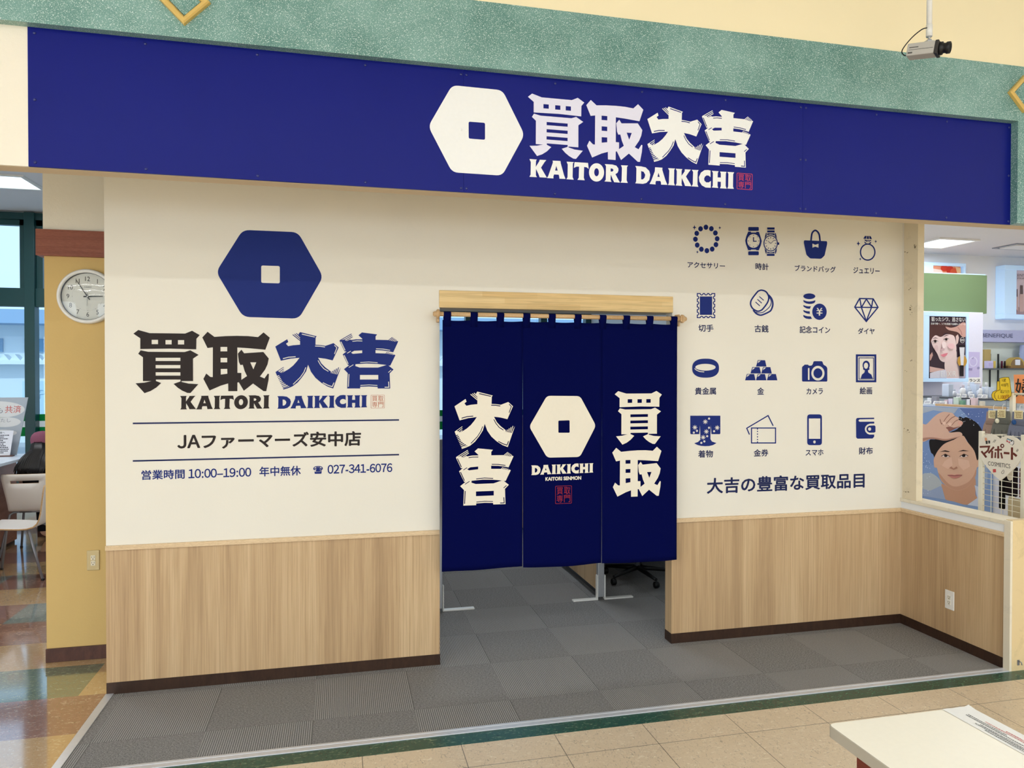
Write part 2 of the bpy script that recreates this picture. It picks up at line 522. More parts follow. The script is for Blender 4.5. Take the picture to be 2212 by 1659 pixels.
def crop(x0, y0, s):
    return lambda L: [(x0+p[0]/s, y0+p[1]/s) for p in L]
def onY(y, off=0.0):
    """photograph pixels -> (x, z) on the vertical plane at y"""
    def f(L): return [(float(q[0]), float(q[2])) for q in (atY(p[0], p[1], y) for p in L)]
    return f
def onX(x):
    def f(L): return [(float(q[1]), float(q[2])) for q in (atX(p[0], p[1], x) for p in L)]
    return f
def liftY(y): return lambda a, b: (a, y, b)
def liftX(x): return lambda a, b: (x, a, b)
def bbox(loops):
    xs = [p[0] for L in loops for p in L]; ys = [p[1] for L in loops for p in L]
    return min(xs), min(ys), max(xs), max(ys)
def fit(groups, box, to):
    """move groups of loops from their bounding box to another"""
    x0, y0, x1, y1 = box; a0, b0, a1, b1 = to
    def f(p): return (a0+(p[0]-x0)/(x1-x0)*(a1-a0), b0+(p[1]-y0)/(y1-y0)*(b1-b0))
    return [[[f(p) for p in L] for L in g] for g in groups]
def gbox(groups): return bbox([L for g in groups for L in g])

# ------------------------------------------------------------------ lettering from the built-in font
_tc = {}
def glyphs(text, weight=0.0):
    """triangulated lettering: (points, faces, bounding box)"""
    k = (text, weight)
    if k in _tc: return _tc[k]
    c = bpy.data.curves.new('lettering', 'FONT'); c.body = text; c.size = 1.0
    c.resolution_u = 3
    o = bpy.data.objects.new('lettering', c); COL.objects.link(o)
    dg = bpy.context.evaluated_depsgraph_get(); dg.update()
    me = bpy.data.meshes.new_from_object(o.evaluated_get(dg))
    P = [(v.co.x, v.co.y) for v in me.vertices]; Fc = [list(p.vertices) for p in me.polygons]
    bpy.data.objects.remove(o); bpy.data.curves.remove(c); bpy.data.meshes.remove(me)
    xs = [p[0] for p in P] or [0, 1]; ys = [p[1] for p in P] or [0, 1]
    _tc[k] = (P, Fc, (min(xs), min(ys), max(xs), max(ys)))
    return _tc[k]
def stagger(lift, k, step=0.00004):
    """the same plane moved a hair towards the viewer, so that touching shapes do not lie in one another"""
    o, x, y = (np.array(lift(*p), float) for p in ((0, 0), (1, 0), (0, 1)))
    n = np.cross(x-o, y-o); n = n/np.linalg.norm(n)
    if n.dot(_C-o) < 0: n = -n
    d = n*step*k
    return lambda a, c: tuple(np.array(lift(a, c), float)+d)
def smooth(P, n=6, closed=False):
    """Catmull-Rom curve through the points"""
    P = [np.array(p, float) for p in P]; N = len(P); out = []
    for i in range(N if closed else N-1):
        p1, p2 = P[i], P[(i+1) % N]
        p0 = P[i-1] if (closed or i > 0) else p1; p3 = P[(i+2) % N] if (closed or i+2 < N) else p2
        for k in range(n):
            t = k/n; out.append(tuple(0.5*((2*p1)+(p2-p0)*t+(2*p0-5*p1+4*p2-p3)*t*t+(3*p1-p0-3*p2+p3)*t**3)))
    if not closed: out.append(tuple(P[-1]))
    return out
def write(mb, text, box, lift, weight=0.0, m=0, keep=False):
    """lettering fitted into box=(a0, b0, a1, b1) of a plane (b up)"""
    P, Fc, (x0, y0, x1, y1) = glyphs(text)
    a0, b0, a1, b1 = box
    w = weight*0.5; x0 -= w; x1 += w; y0 -= w; y1 += w
    sx = (a1-a0)/(x1-x0); sy = (b1-b0)/(y1-y0) if not keep else abs(sx)
    sh = [(0, 0)] if w <= 0 else [(w*math.cos(PI/4*k), w*math.sin(PI/4*k)) for k in range(8)]
    for k, (dx, dz) in enumerate(sh):
        lk = stagger(lift, k) if k else lift
        mb.add([lk(a0+(p[0]+dx-x0)*sx, b0+(p[1]+dz-y0)*sy) for p in P], Fc, m)
    return mb
_FW = {c: chr(ord(c)+0xFEE0) for c in '0123456789JA'}
def write_even(mb, text, box, lift, weight=0.0, m=0):
    """upright sans figures and capitals, evenly spaced"""
    x = 0.0; put = []
    for ch in text:
        P, Fc, (x0, y0, x1, y1) = glyphs(_FW.get(ch, ch))
        adv = {'1': 0.58, ':': 0.30, '-': 0.36, '–': 0.58}.get(ch, 0.58 if ch.isdigit() else (x1-x0)+0.10)
        if ch in ':': P = [(p[0], p[1]*1.12) for p in P]
        o = x+(adv-(x1-x0))/2-x0; put += [([(p[0]+o, p[1]) for p in P], Fc)]; x += adv
    xs = [p[0] for P, F in put for p in P]; ys = [p[1] for P, F in put for p in P]
    w = weight*0.5; x0, x1, y0, y1 = min(xs)-w, max(xs)+w, min(ys)-w, max(ys)+w
    a0, b0, a1, b1 = box; sx, sy = (a1-a0)/(x1-x0), (b1-b0)/(y1-y0)
    for k, (dx, dz) in enumerate([(0, 0)] if w <= 0 else [(w*math.cos(PI/4*k), w*math.sin(PI/4*k)) for k in range(8)]):
        lk = stagger(lift, k) if k else lift
        for P, Fc in put: mb.add([lk(a0+(p[0]+dx-x0)*sx, b0+(p[1]+dz-y0)*sy) for p in P], Fc, m)
    return mb
def pxbox(plane, x0, y0, x1, y1, slant=0.0):
    """pixel box on a plane -> (a0, b0, a1, b1); the left and right edges at mid height, top and bottom at mid width"""
    xm, ym = (x0+x1)/2.0, (y0+y1)/2.0
    (l, _), (r, _) = plane([(x0, ym), (x1, ym)])
    (_, t), (_, b) = plane([(xm, y0), (xm, y1)])
    return (l, b, r, t)
# ------------------------------------------------------------------ the stylised lettering, traced once from the left wall
K1 = crop(280, 700, 10.37)
G_BUY = [[K1([(85,215),(195,133),(450,203),(1245,213),(1400,150),(1572,248),(1497,330),(1493,567),(900,550),(240,560),(240,320)]),
          K1(rect(495,353,637,450)), K1(rect(805,358,943,456)), K1(rect(1083,360,1222,458))],
         [K1([(193,665),(248,588),(420,622),(1235,627),(1360,588),(1547,690),(1420,775),(1422,1277),(1158,1277),(1168,1297),(1320,1333),(1540,1347),(1362,1545),(1295,1543),(1180,1492),(1080,1427),(985,1340),(1140,1285),(1140,1243),(590,1243),(590,1275),(708,1320),(600,1420),(470,1500),(335,1548),(135,1328),(330,1313),(490,1277),(300,1277),(300,745)]),
          K1(rect(583,755,1138,828)), K1(rect(583,918,1138,992)), K1(rect(583,1080,1138,1155))]]
K2 = crop(430, 700, 10.37)
G_TAKE = [[K2([(73,300),(192,173),(345,287),(600,270),(850,264),(1100,270),(1320,293),(1445,187),(1585,305),(1485,575),(1100,540),(858,525),(860,1093),(947,1095),(947,1250),(1075,1165),(1020,1050),(980,912),(925,917),(893,850),(870,662),(950,575),(1010,655),(1440,625),(1562,772),(1535,900),(1480,1020),(1365,1175),(1465,1218),(1540,1110),(1567,1120),(1555,1260),(1505,1503),(1445,1503),(1210,1332),(1003,1495),(890,1303),(860,1310),(858,1503),(655,1503),(653,1330),(490,1378),(235,1488),(97,1228),(162,1108),(255,1185),(308,1188),(310,520),(190,538)]),
           K2(rect(480,513,632,612)), K2(rect(483,757,632,858)), K2([(485,1005),(632,1003),(634,1112),(487,1132)]), K2([(1147,857),(1283,857),(1217,1015)])]]
K3 = crop(585, 700, 10.37)
def _teeth(a0, a1, b0, b1, n, w):
    out = []
    for k in range(n):
        t = k/(n-1.0) if n > 1 else 0
        p = (a0[0]+(a1[0]-a0[0])*t, a0[1]+(a1[1]-a0[1])*t); q = (b0[0]+(b1[0]-b0[0])*t, b0[1]+(b1[1]-b0[1])*t)
        out.append([L for L in stroke([p, q], w)])
    return out
_big = [[(100,503),(368,340),(392,403),(340,440),(388,495),(500,475),(655,463),(655,300),(617,230),(655,180),(1030,275),(1005,300),(1000,463),(1100,470),(1225,488),(1405,427),(1520,525),(1385,815),(1220,775),(1060,755),(1130,880),(1220,970),(1345,1062),(1345,1098),(1490,1128),(1535,1030),(1567,978),(1395,1445),(1270,1400),(1130,1315),(1000,1205),(900,1070),(835,910),(790,1060),(700,1190),(600,1310),(480,1400),(380,1440),(275,1470),(285,1440),(420,1398),(330,1345),(265,1290),(215,1200),(185,1145),(140,1160),(105,1075),(290,958),(293,970),(160,1055),(200,1075),(240,1095),(305,1065),(400,1010),(500,930),(580,840),(643,755),(440,775),(225,822)]]
for p, w in (([(695,225),(985,292)],20), ([(992,493),(1105,497),(1212,515)],20), ([(1425,475),(1480,530),(1425,672)],18), ([(272,775),(400,742),(555,732)],20),
             ([(1057,815),(1110,910),(1190,1000),(1290,1060)],18), ([(785,970),(740,1080),(660,1195),(500,1350)],18), ([(1165,1312),(1280,1370),(1375,1403),(1415,1312)],20)):
    _big += stroke(p, w)
G_BIG = [[K3(L) for L in _big]]
for g in (_teeth((150,1188),(268,1432),(205,1165),(400,1385),8,16)+_teeth((203,1068),(240,1088),(290,1003),(292,1045),2,14)
          +_teeth((490,237),(572,207),(657,372),(655,290),3,17)+_teeth((1362,1100),(1468,1118),(1386,1050),(1520,970),4,16)):
    G_BIG.append([K3(L) for L in g])
K4 = crop(725, 700, 10.37)
_lucky = [[(85,372),(182,345),(250,380),(325,345),(345,357),(450,343),(597,343),(597,330),(512,252),(590,188),(932,232),(895,275),(895,352),(1165,358),(1345,398),(1370,375),(1402,390),(1290,633),(1180,610),(1060,592),(893,583),(893,652),(1120,660),(1290,692),(1303,680),(1340,697),(1225,930),(1185,930),(1297,1018),(1210,1105),(1222,1443),(943,1443),(940,1408),(750,1397),(550,1405),(550,1443),(258,1443),(272,1100),(185,1010),(310,917),(275,918),(158,680),(245,612),(200,612)],
          [(385,668),(345,640),(415,600),(595,590),(595,650)], [(445,900),(700,883),(930,893),(1140,917),(950,975),(540,975),(440,940)], rect(545,1140,955,1243)]
for p, w in (([(118,395),(212,590)],20), ([(190,697),(282,893)],20), ([(375,388),(480,376),(598,380)],17), ([(905,552),(1060,560),(1220,588)],17), ([(550,862),(740,850),(940,866)],17),
             ([(1180,1085),(1245,1030)],17), ([(300,1120),(285,1405)],20), ([(555,1375),(745,1362),(935,1375)],16), ([(1185,1290),(1193,1415),(1098,1415)],19), ([(258,655),(340,606)],15), ([(295,972),(398,910)],15)):
    _lucky += stroke(p, w)
G_LUCKY = [[K4(L) for L in _lucky]]
for g in (_teeth((95,368),(240,368),(358,220),(380,285),3,15)+_teeth((1185,362),(1330,398),(1272,297),(1360,355),5,14)+_teeth((1125,662),(1245,690),(1160,625),(1285,665),5,13)):
    G_LUCKY.append([K4(L) for L in g])

KA = crop(1130, 330, 9.217)
G_KAITORI = [
 [KA([(122,128),(268,138),(252,170),(248,285),(320,170),(325,143),(458,150),(420,195),(352,300),(440,450),(470,500),(325,492),(305,435),(252,325),(250,450),(272,490),(122,483),(145,440),(150,190)])],
 [KA([(582,160),(740,168),(745,215),(810,450),(840,525),(718,520),(715,480),(705,440),(612,435),(598,475),(600,515),(470,507),(495,470),(575,240),(590,190)]), KA([(657,265),(685,360),(632,357)])],
 [KA([(862,182),(1005,190),(985,220),(980,490),(1003,540),(858,530),(880,490),(885,240)])],
 [KA([(1020,190),(1288,207),(1300,328),(1265,295),(1210,285),(1203,500),(1222,552),(1078,543),(1103,500),(1110,280),(1060,280),(1005,305)])],
 [KA(ell(1457,395,150,182)), KA(ell(1457,392,47,80))],
 [KA([(1620,230),(1770,238),(1850,262),(1890,315),(1892,360),(1875,402),(1832,430),(1890,540),(1925,598),(1808,590),(1785,545),(1740,440),(1735,540),(1755,583),(1615,575),(1640,540),(1645,270)]), KA([(1737,315),(1775,320),(1795,350),(1775,378),(1737,378)])],
 [KA([(1942,252),(2083,258),(2062,290),(2055,550),(2078,605),(1935,598),(1955,560),(1962,300)])]]
KB = crop(1360, 340, 7.9)
G_DAIKICHI = [
 [KB([(92,150),(190,157),(270,175),(330,235),(348,300),(330,390),(280,440),(220,455),(92,445),(108,410),(112,190)]), KB([(192,235),(235,250),(262,300),(250,350),(220,380),(192,378)])],
 [KB([(430,172),(555,180),(552,215),(605,390),(640,472),(532,468),(530,430),(518,405),(445,405),(435,440),(440,465),(335,457),(365,400),(425,240)]), KB([(487,265),(510,338),(470,335)])],
 [KB([(652,187),(770,193),(755,220),(752,440),(768,482),(648,474),(665,440),(672,230)])],
 [KB([(782,197),(895,203),(882,230),(880,320),(935,240),(935,207),(1040,212),(1005,255),(955,330),(1030,455),(1048,497),(940,490),(925,445),(885,355),(880,450),(893,490),(780,482),(797,445),(800,235)])],
 [KB([(1055,215),(1170,220),(1155,250),(1152,465),(1168,505),(1052,498),(1072,460),(1078,250)])],
 [KB([(1375,228),(1375,342),(1345,315),(1310,310),(1280,330),(1265,365),(1270,400),(1300,430),(1345,430),(1382,405),(1378,522),(1290,517),(1225,480),(1185,415),(1176,340),(1210,265),(1270,222),(1330,218)])],
 [KB([(1397,233),(1512,240),(1498,270),(1495,345),(1550,348),(1550,275),(1537,245),(1648,250),(1635,280),(1632,490),(1650,537),(1535,530),(1550,495),(1550,420),(1495,417),(1493,490),(1507,525),(1397,517),(1413,485),(1415,265)])],
 [KB([(1662,252),(1777,258),(1760,290),(1757,500),(1772,540),(1660,535),(1675,500),(1680,285)])]]
WALL = onY(0.0); SIGN = onY(-0.9); NOR = onY(-0.085)
def on(plane, groups): return [[plane(L) for L in g] for g in groups]
W_BUY, W_TAKE, W_BIG, W_LUCKY = (on(WALL, g) for g in (G_BUY, G_TAKE, G_BIG, G_LUCKY))
S_KAITORI, S_DAIKICHI = on(SIGN, G_KAITORI), on(SIGN, G_DAIKICHI)
def filled(groups, lift, m=0, mb=None):
    mb = mb or MB()
    for k, g in enumerate(groups): mb.fill(g, stagger(lift, k) if k else lift, m)
    return mb
def extremes(plane, l, r, t, b):
    """world box from the leftmost, rightmost, top and bottom pixels of a mark"""
    (x0, _), (x1, _), (_, z1), (_, z0) = plane([l, r, t, b])
    return (x0, z0, x1, z1)
def seal(mb, box, lift, m=0, w=0.035):
    a0, b0, a1, b1 = box; s = a1-a0; t = b1-b0
    o = roundpoly(rect(a0, b0, a1, b1), 0.07*s); i = roundpoly(rect(a0+w*s, b0+w*t, a1-w*s, b1-w*t), 0.05*s)
    mb.fill([o, i], lift, m)
    for (ch, cx, cy) in (('買', 0.09, 0.52), ('取', 0.53, 0.52), ('専', 0.09, 0.08), ('門', 0.53, 0.08)):
        write(mb, ch, (a0+cx*s, b0+cy*t, a0+(cx+0.38)*s, b0+(cy+0.40)*t), lift, 0.0, m)
    return mb
# ------------------------------------------------------------------ the setting
XL, XO0, XO1, XR = -1.2264, 0.5606, 2.0506, 3.7685     # left end of the front wall, opening, right corner
WT = 0.089                                              # wall thickness
ZB, ZW, ZL0, ZL1 = 0.063, 0.7985, 2.110, 2.212          # baseboard, dado top, lintel
HC, BC, SCZ = 4.2, 3.85, 3.40                           # ceilings: hall, back of shop, cosmetics shop
XW, XE = -7.5, 10.5
YB = -19.0
YSIGN, YBEAM, YTEAL = -0.900, -0.805, -0.945
ZS0, ZS1, ZT1 = 2.566, 3.158, 3.440

# floors
b = MB(); b.box(XL+0.02, XR, -0.8534+0.045, 6.5, -0.05, 0.0); struct('floor', b, M['carpet'])
b = MB(); b.box(XW, XE, YB, -0.956, -0.05, 0.0); struct('floor_hall', b, M['hall'])
b = MB(); b.box(XW, XE, -0.956, -0.8534, -0.05, 0.0005); struct('floor_border', b, M['border'])
b = MB(); b.box(XR+0.12, XE, -0.8534, 4.4, -0.05, 0.0); struct('floor_right', b, M['hall'])
# coloured square tiles of the bay on the left, 0.45 m each
b = MB(); T = 0.45; x1 = -1.37; y0 = 0.015
cols = {(0,0):2,(0,-1):0,(-1,-1):0,(0,-2):1,(-1,-2):0,(1,0):1,(1,-1):0,(1,-2):1,(0,1):1,(-1,0):2,(-1,1):1,(-2,0):0,(0,2):0,(-1,2):0,(-2,2):1,(-1,3):3,(-2,3):0,(0,3):0,(-1,4):1,(-2,4):1,(-2,5):0,(-3,5):3,(-1,5):0,(-2,6):1,(-3,6):1,(-2,7):0,(-3,7):0,(-2,-1):2,(-3,4):0}
for i in range(-14, 3):
    for j in range(-2, 15):
        xa, xb = x1+(i-1)*T, x1+i*T; ya, yb = y0+j*T, y0+(j+1)*T
        if j == -2: ya = -0.8534
        xb = min(xb, XL+0.03); xa = max(xa, XW)
        if xa >= xb or ya >= yb: continue
        c = cols.get((i, j), [0, 1, 0, 1, 1, 3, 0, 2][(i*5+j*3+i*j) % 8])
        b.add([(xa,ya,0),(xb,ya,0),(xb,yb,0),(xa,yb,0)], [[0,1,2,3]], c)
struct('floor_left', b, [M['tbrown'], M['ttan'], M['tgreen'], M['tteal']])

# ceilings
b = MB(); b.box(XW, XE, YB, -0.86, HC, HC+0.1); struct('ceiling_hall', b, M['hallceil'])
b = MB(); b.box(XW, XR+0.06, YBEAM, 6.7, BC, BC+0.1); struct('ceiling', b, M['ceil'])
b = MB(); b.box(XR+0.06, XE, YBEAM, 4.5, SCZ, SCZ+0.1); struct('ceiling_right', b, M['ceil'])
# hall walls behind and beside the camera
b = MB(); b.box(XW-0.1, XW, YB, 6.7, 0, HC); struct('wall_left', b, M['hallwall'])
b = MB(); b.box(XE, XE+0.1, YB, 4.5, 0, HC); struct('wall_right', b, M['hallwall'])
b = MB(); b.box(XW, XE, YB-0.1, YB, 0, HC); struct('wall_rear', b, M['hallwall'])

# front wall: wallpaper pieces and oak dado on both sides of the opening
def wall_piece(x0, x1, name, jamb=None):
    b = MB()
    b.box(x0, x1, 0.006, WT, 0, BC, m=0)
    b.box(x0, x1, 0.0, 0.006, ZW-0.004, BC, m=0)
    b.box(x0, x1, -0.004, 0.006, ZB, 0.7745, m=1)
    b.box(x0, x1, -0.006, 0.006, 0.0, ZB, m=2)
    if jamb is not None:
        xx = jamb; s = 1 if xx == x0 else -1
        b.box(xx, xx-s*0.003, -0.004, WT, ZB, 0.7745, m=1)
        b.box(xx, xx-s*0.005, -0.006, WT, 0, ZB, m=2)
        b.box(xx, xx-s*0.003, 0, WT, 0.7745, ZL0, m=0)
    struct(name, b, [M['cream'], M['wain'], M['dark']])
wall_piece(XL, XO0, 'wall_front_left', XO0)
wall_piece(XO1, XR, 'wall_front_right', XO1)
b = MB(); b.box(XO0, XO1, 0.0, WT, ZL1-0.001, BC); b.box(XO0-0.1, XO1+0.1, WT, 0.24, ZL0+0.002, ZL1+0.1); struct('wall_front_over', b, M['cream'])
# lintel board
b = MB(); b.box(XO0, XO1, -0.006, WT, ZL0, ZL1, 0.002); struct('trim_lintel', b, M['pine'])
# dado caps
def cap(name, x0, x1):
    b = MB(); b.prism([(-0.016, 0.7745), (0.0, 0.7745), (0.0, ZW), (-0.012, ZW), (-0.016, ZW-0.006)], 'x', x0, x1)
    struct(name, b, M['trim'])
cap('trim_dado_left', XL, XO0); cap('trim_dado_right', XO1, XR-0.0165)

# right side wall of the niche: dado, white apron, sill, window opening towards the cosmetics shop
YE = -0.8234
b = MB()
b.box(XR+0.006, XR+0.12, YE+0.012, 0.0, 0, 0.855, m=0)
b.box(XR, XR+0.006, YE+0.012, 0.0, ZW-0.004, 0.845, m=0)
b.box(XR-0.004, XR+0.006, YE+0.012, 0.0, ZB, 0.7745, m=1)
b.box(XR-0.006, XR+0.006, YE+0.012, 0.0, 0.0, ZB, m=2)
struct('wall_side', b, [M['white'], M['wain'], M['dark']])
b = MB(); b.prism([(XR-0.016, 0.7745), (XR, 0.7745), (XR, ZW), (XR-0.012, ZW), (XR-0.016, ZW-0.006)], 'y', YE+0.012, 0.0)
struct('trim_dado_side', b, M['trim'])
b = MB(); b.box(XR-0.010, XR+0.13, YE+0.0, 0.0, 0.845, 0.868, 0.002); struct('trim_sill', b, M['dirty2'])
# low end wall along the edge of the hall
b = MB(); b.box(XR+0.004, XE, YE-0.03, YE+0.012, 0, 0.875, m=0); b.box(XR-0.012, XR+0.004, YE-0.032, YE+0.012, 0, 0.872, 0.002, m=1)
struct('wall_low', b, [M['dirty3'], M['dirty2']])
# the post in the corner, above the sill
b = MB(); b.box(XR-0.003, XR+0.047, -0.137, 0.0, 0.868, SCZ, 0.001, m=0); b.box(XR-0.004, XR+0.003, -0.013, -0.0005, 0.868, SCZ, m=1)
struct('trim_post', b, [M['dirty'], M['cream']])
# wall between the shop's back room and the cosmetics shop
b = MB(); b.box(XR, XR+0.12, 0.0, 6.6, 0, BC); struct('wall_between', b, M['white'])
b = MB(); b.box(XR+0.12, XE, 4.2, 4.4, 0, SCZ); struct('wall_shop_back', b, M['white'])

# beam over the entrance: sign side, soffit, speckled teal fascia, plaster above
b = MB(); b.box(XW, XE, YSIGN+0.012, YBEAM, ZS0, HC, m=0)
struct('wall_beam', b, M['upper'])
b = MB(); b.box(XW, XE, YSIGN+0.011, YBEAM-0.0005, ZS0-0.001, ZS0+0.004); struct('trim_soffit', b, M['soffit'])
b = MB(); b.box(XW, -1.2474, YSIGN, YSIGN+0.012, ZS0, ZS1); struct('wall_beam_left', b, M['cream_rough'])
b = MB(); b.box(XW, XE, YTEAL, YSIGN+0.012, 3.135, ZT1); b.box(3.682, XE, YTEAL, YSIGN+0.012, ZS0, 3.135)
struct('trim_fascia', b, M['terr'])
b = MB(); b.box(XW, XE, YTEAL+0.006, YSIGN+0.012, ZT1, HC); struct('wall_beam_upper', b, M['upper'])

# metal edge strip round the carpet
b = MB()
b.box(XL-0.004, XR, -0.8534, -0.822, 0, 0.0045, 0.0012); b.box(XL-0.004, XR, -0.822, -0.806, 0, 0.006, 0.0012)
b.box(XL-0.004, XL+0.036, -0.8534, -0.004, 0, 0.0052, 0.0012)
struct('trim_carpet_edge', b, M['edge'])

# mustard column and its bands, behind the left end of the front wall
YC = 0.557; XC0, XC1 = -1.71, -0.95
b = MB()
b.box(XC0, XC1, YC, 1.15, 0, 2.414, m=0); b.box(XC0-0.004, XC1, YC-0.004, 1.15, 2.55, BC, m=1)
b.box(XC0-0.003, XC1, YC-0.010, 1.15, 0, 0.082, 0.002, m=2)
struct('wall_column', b, [M['mustard'], M['cream_rough'], M['brownbase']])
b = MB(); b.box(XC0-0.035, XC1, YC-0.028, 1.15, 2.414, 2.569, 0.002); struct('trim_column_band', b, M['mahog'])

# back wall of windows with dark teal frames
YWN = 6.5
b = MB(); b.box(XW, XR, YWN, YWN+0.15, 3.83, BC); b.box(XW, XR, YWN, YWN+0.15, 0, 0.25); struct('wall_back', b, M['white'])
b = MB()
def bar(x0, x1, z0, z1, d=0.06): b.box(x0, x1, YWN-d, YWN+0.05, z0, z1, 0.003)
mull = [(-6.9, -6.77), (-5.45, -5.32), (-4.02, -3.90), (-2.60, -2.48), (-1.2, -1.07), (0.3, 0.42), (1.80, 1.90), (2.96, 3.06), (3.68, 3.78)]
for m0, m1 in mull: bar(m0, m1, 0.25, 3.83, 0.10)
bar(XW, XR, 3.74, 3.83); bar(XW, XR, 2.604, 2.845); bar(XW, XR, 0.25, 0.38)
for (m0, m1), (n0, n1) in zip(mull[:-1], mull[1:]):
    for (z0, z1) in ((2.845, 3.74),):
        bar(m1, m1+0.075, z0, z1, 0.03); bar(n0-0.075, n0, z0, z1, 0.03); bar(m1, n0, z1-0.075, z1, 0.03)
struct('window_1', b, M['teal'])
b = MB(); b.box(XW, XR, YWN+0.045, YWN+0.05, 0.38, 3.74); struct('window_2', b, M['pane'])
b = MB()
for (m0, m1), (n0, n1) in zip(mull[:-1], mull[1:]):
    b.box(m1, n0, YWN+0.036, YWN+0.040, 1.10, 1.19, m=0); b.box(m1, n0, YWN+0.036, YWN+0.040, 0.90, 1.02, m=0); b.box(m1, n0, YWN+0.036, YWN+0.040, 1.02, 1.10, m=1)
struct('window_3', b, [ink((0, 128, 60)), ink((235, 244, 250))])
# booth side wall so the bay on the left and the back room stay apart
b = MB(); b.box(-1.2, -1.1, 1.15, 6.4, 0, 2.0); struct('wall_booth', b, M['white'])

# lamps: long rows across the hall, cooler panels behind
def lamp_row(y, k):
    t = thing('ceiling_light', ['nearest', 'second', 'third', 'farthest'][k]+' long row of white tube lights across the hall ceiling', 'ceiling light', (1.5, y, HC))
    b = MB(); b.box(-6.5, 9.5, y-0.12, y+0.12, HC-0.03, HC, 0.005); part('housing', b, M['plastic'], t)
    b = MB(); b.box(-6.5, 9.5, y-0.055, y+0.055, HC-0.045, HC-0.03, 0.004); part('diffuser', b, mat('tube_light_%d' % k, (255, 250, 240), emit=(255, 246, 230), es=6.0), t)
    l = area_lamp('lamp', (0, 0, -0.055), 16.0, 0.12, HALL_ROW_W*4.0*(1.0, 1.25, 1.5, 1.7)[k], HALL_RGB)
    l.parent = t
b = MB(); b.box(-5.5, 8.5, YB, YB+0.02, 0.3, 2.7, m=0)  # unseen glowing window, added with its lamp to lift the front wall's shade
for x in (-5.5, -2.7, 0.1, 2.9, 5.7, 8.44): b.box(x, x+0.06, YB, YB+0.06, 0.3, 2.7, m=1)
b.box(-5.5, 8.5, YB, YB+0.06, 0.24, 0.3, m=1); b.box(-5.5, 8.5, YB, YB+0.06, 2.7, 2.76, m=1)
struct('window_fill_rear', b, [mat('fill_window_glow', (220, 232, 245), 0.1, 0.5, emit=(214, 232, 255), es=1.6), M['alu']])
_dl = area_lamp('fill_lamp', (1.5, YB+0.1, 1.5), 14.0, 2.4, HALL_REAR_FILL_W, (0.90, 0.96, 1.0)); _dl.rotation_euler = (PI/2, 0, 0)
b = MB(); b.box(XW, XW+0.02, -14.0, -3.0, 0.5, 2.7, m=0)  # second unseen glowing window and lamp, added to brighten the niche's side wall
for y in (-14.0, -11.25, -8.5, -5.75, -3.06): b.box(XW, XW+0.06, y, y+0.06, 0.5, 2.7, m=1)
b.box(XW, XW+0.06, -14.0, -3.0, 0.44, 0.5, m=1); b.box(XW, XW+0.06, -14.0, -3.0, 2.7, 2.76, m=1)
struct('window_fill_left', b, [_mats['fill_window_glow'], M['alu']])
_dl = area_lamp('fill_lamp', (XW+0.1, -8.5, 1.6), 2.2, 11.0, HALL_SIDE_FILL_W, (0.92, 0.97, 1.0)); _dl.rotation_euler = (0, -PI/2, 0)
for k, y in enumerate((-5.23, -8.92, -12.6, -16.86)): lamp_row(y, k)
# ------------------------------------------------------------------ the blue sign over the entrance
INK_W = ink((238, 237, 233), 0.5, 0.2); INK_LAV = ink((226, 223, 238), 0.5, 0.2)
INK_BLUE = ink((24, 42, 116), 0.5); INK_BLACK = ink((46, 38, 36), 0.5); INK_NAVY = ink((27, 36, 82), 0.5)
INK_RED = ink((196, 70, 96), 0.5); INK_TAN = ink((190, 112, 84), 0.5)
sg = thing('shop_sign', 'long dark blue sign board with white hexagon and kanji over the entrance', 'sign', (1.2, YSIGN, ZS0))
xs = [-1.2474] + [float(atY(u, v, YSIGN)[0]) for u, v in ((1001.5, 280), (1733.5, 336))] + [3.690]
for a, c in zip(xs[:-1], xs[1:]):
    b = MB(); b.box(a+0.0003, c-0.0003, YSIGN-0.002, YSIGN+0.010, ZS0, 3.149, 0.0006); part('sign_panel', b, M['blue'], sg)
YS = YSIGN-0.0035
hx = roundpoly(SIGN([(976.5,184.6),(1085,195.5),(1132.5,291.5),(1084.5,379.8),(976.5,372.6),(925,273.5)]), 0.028)
hh = roundpoly(SIGN([(1011.9,263.2),(1047.5,265.9),(1047.5,302.6),(1012.2,299.8)]), 0.008)
part('hexagon_emblem', MB().fill([hx, hh], liftY(YS)), INK_W, sg)
def sign_glyph(G, name, l, r, t, bt, m):
    part(name, filled(fit(G, gbox(G), extremes(SIGN, l, r, t, bt)), liftY(YS)), m, sg)
sign_glyph(W_BUY, 'kanji', (1140,210.8), (1261.6,222.3), (1149.3,202.7), (1242,343.6), INK_LAV)
sign_glyph(W_TAKE, 'kanji', (1266,225.4), (1389,236.2), (1276.3,216.2), (1380,350), INK_LAV)
sign_glyph(W_BIG, 'kanji', (1397.8,257.7), (1518.4,310), (1444.7,230.8), (1414,350.4), INK_W)
sign_glyph(W_LUCKY, 'kanji', (1515.5,252.8), (1626,261.3), (1559.5,238), (1529,356.5), INK_W)
part('latin_lettering', filled(S_KAITORI+S_DAIKICHI, liftY(YS)), INK_W, sg)
(sx0, sz1), (sx1, sz0) = SIGN([(1590.8,373.5),(1624.6,411)])
part('seal_mark', seal(MB(), (sx0, sz0, sx1, sz1), liftY(YS)), INK_RED, sg)
SCREW = mat('blue_screw', (24, 34, 110), 0.3, 0.6)
def screw(x, z, m=SCREW):
    b = MB(); b.lathe([(0.0001, -0.0055), (0.0045, -0.0052), (0.006, -0.0035), (0.0065, -0.0015)], 'y', (x, YSIGN, z), 12)
    part('screw', b, m, sg)
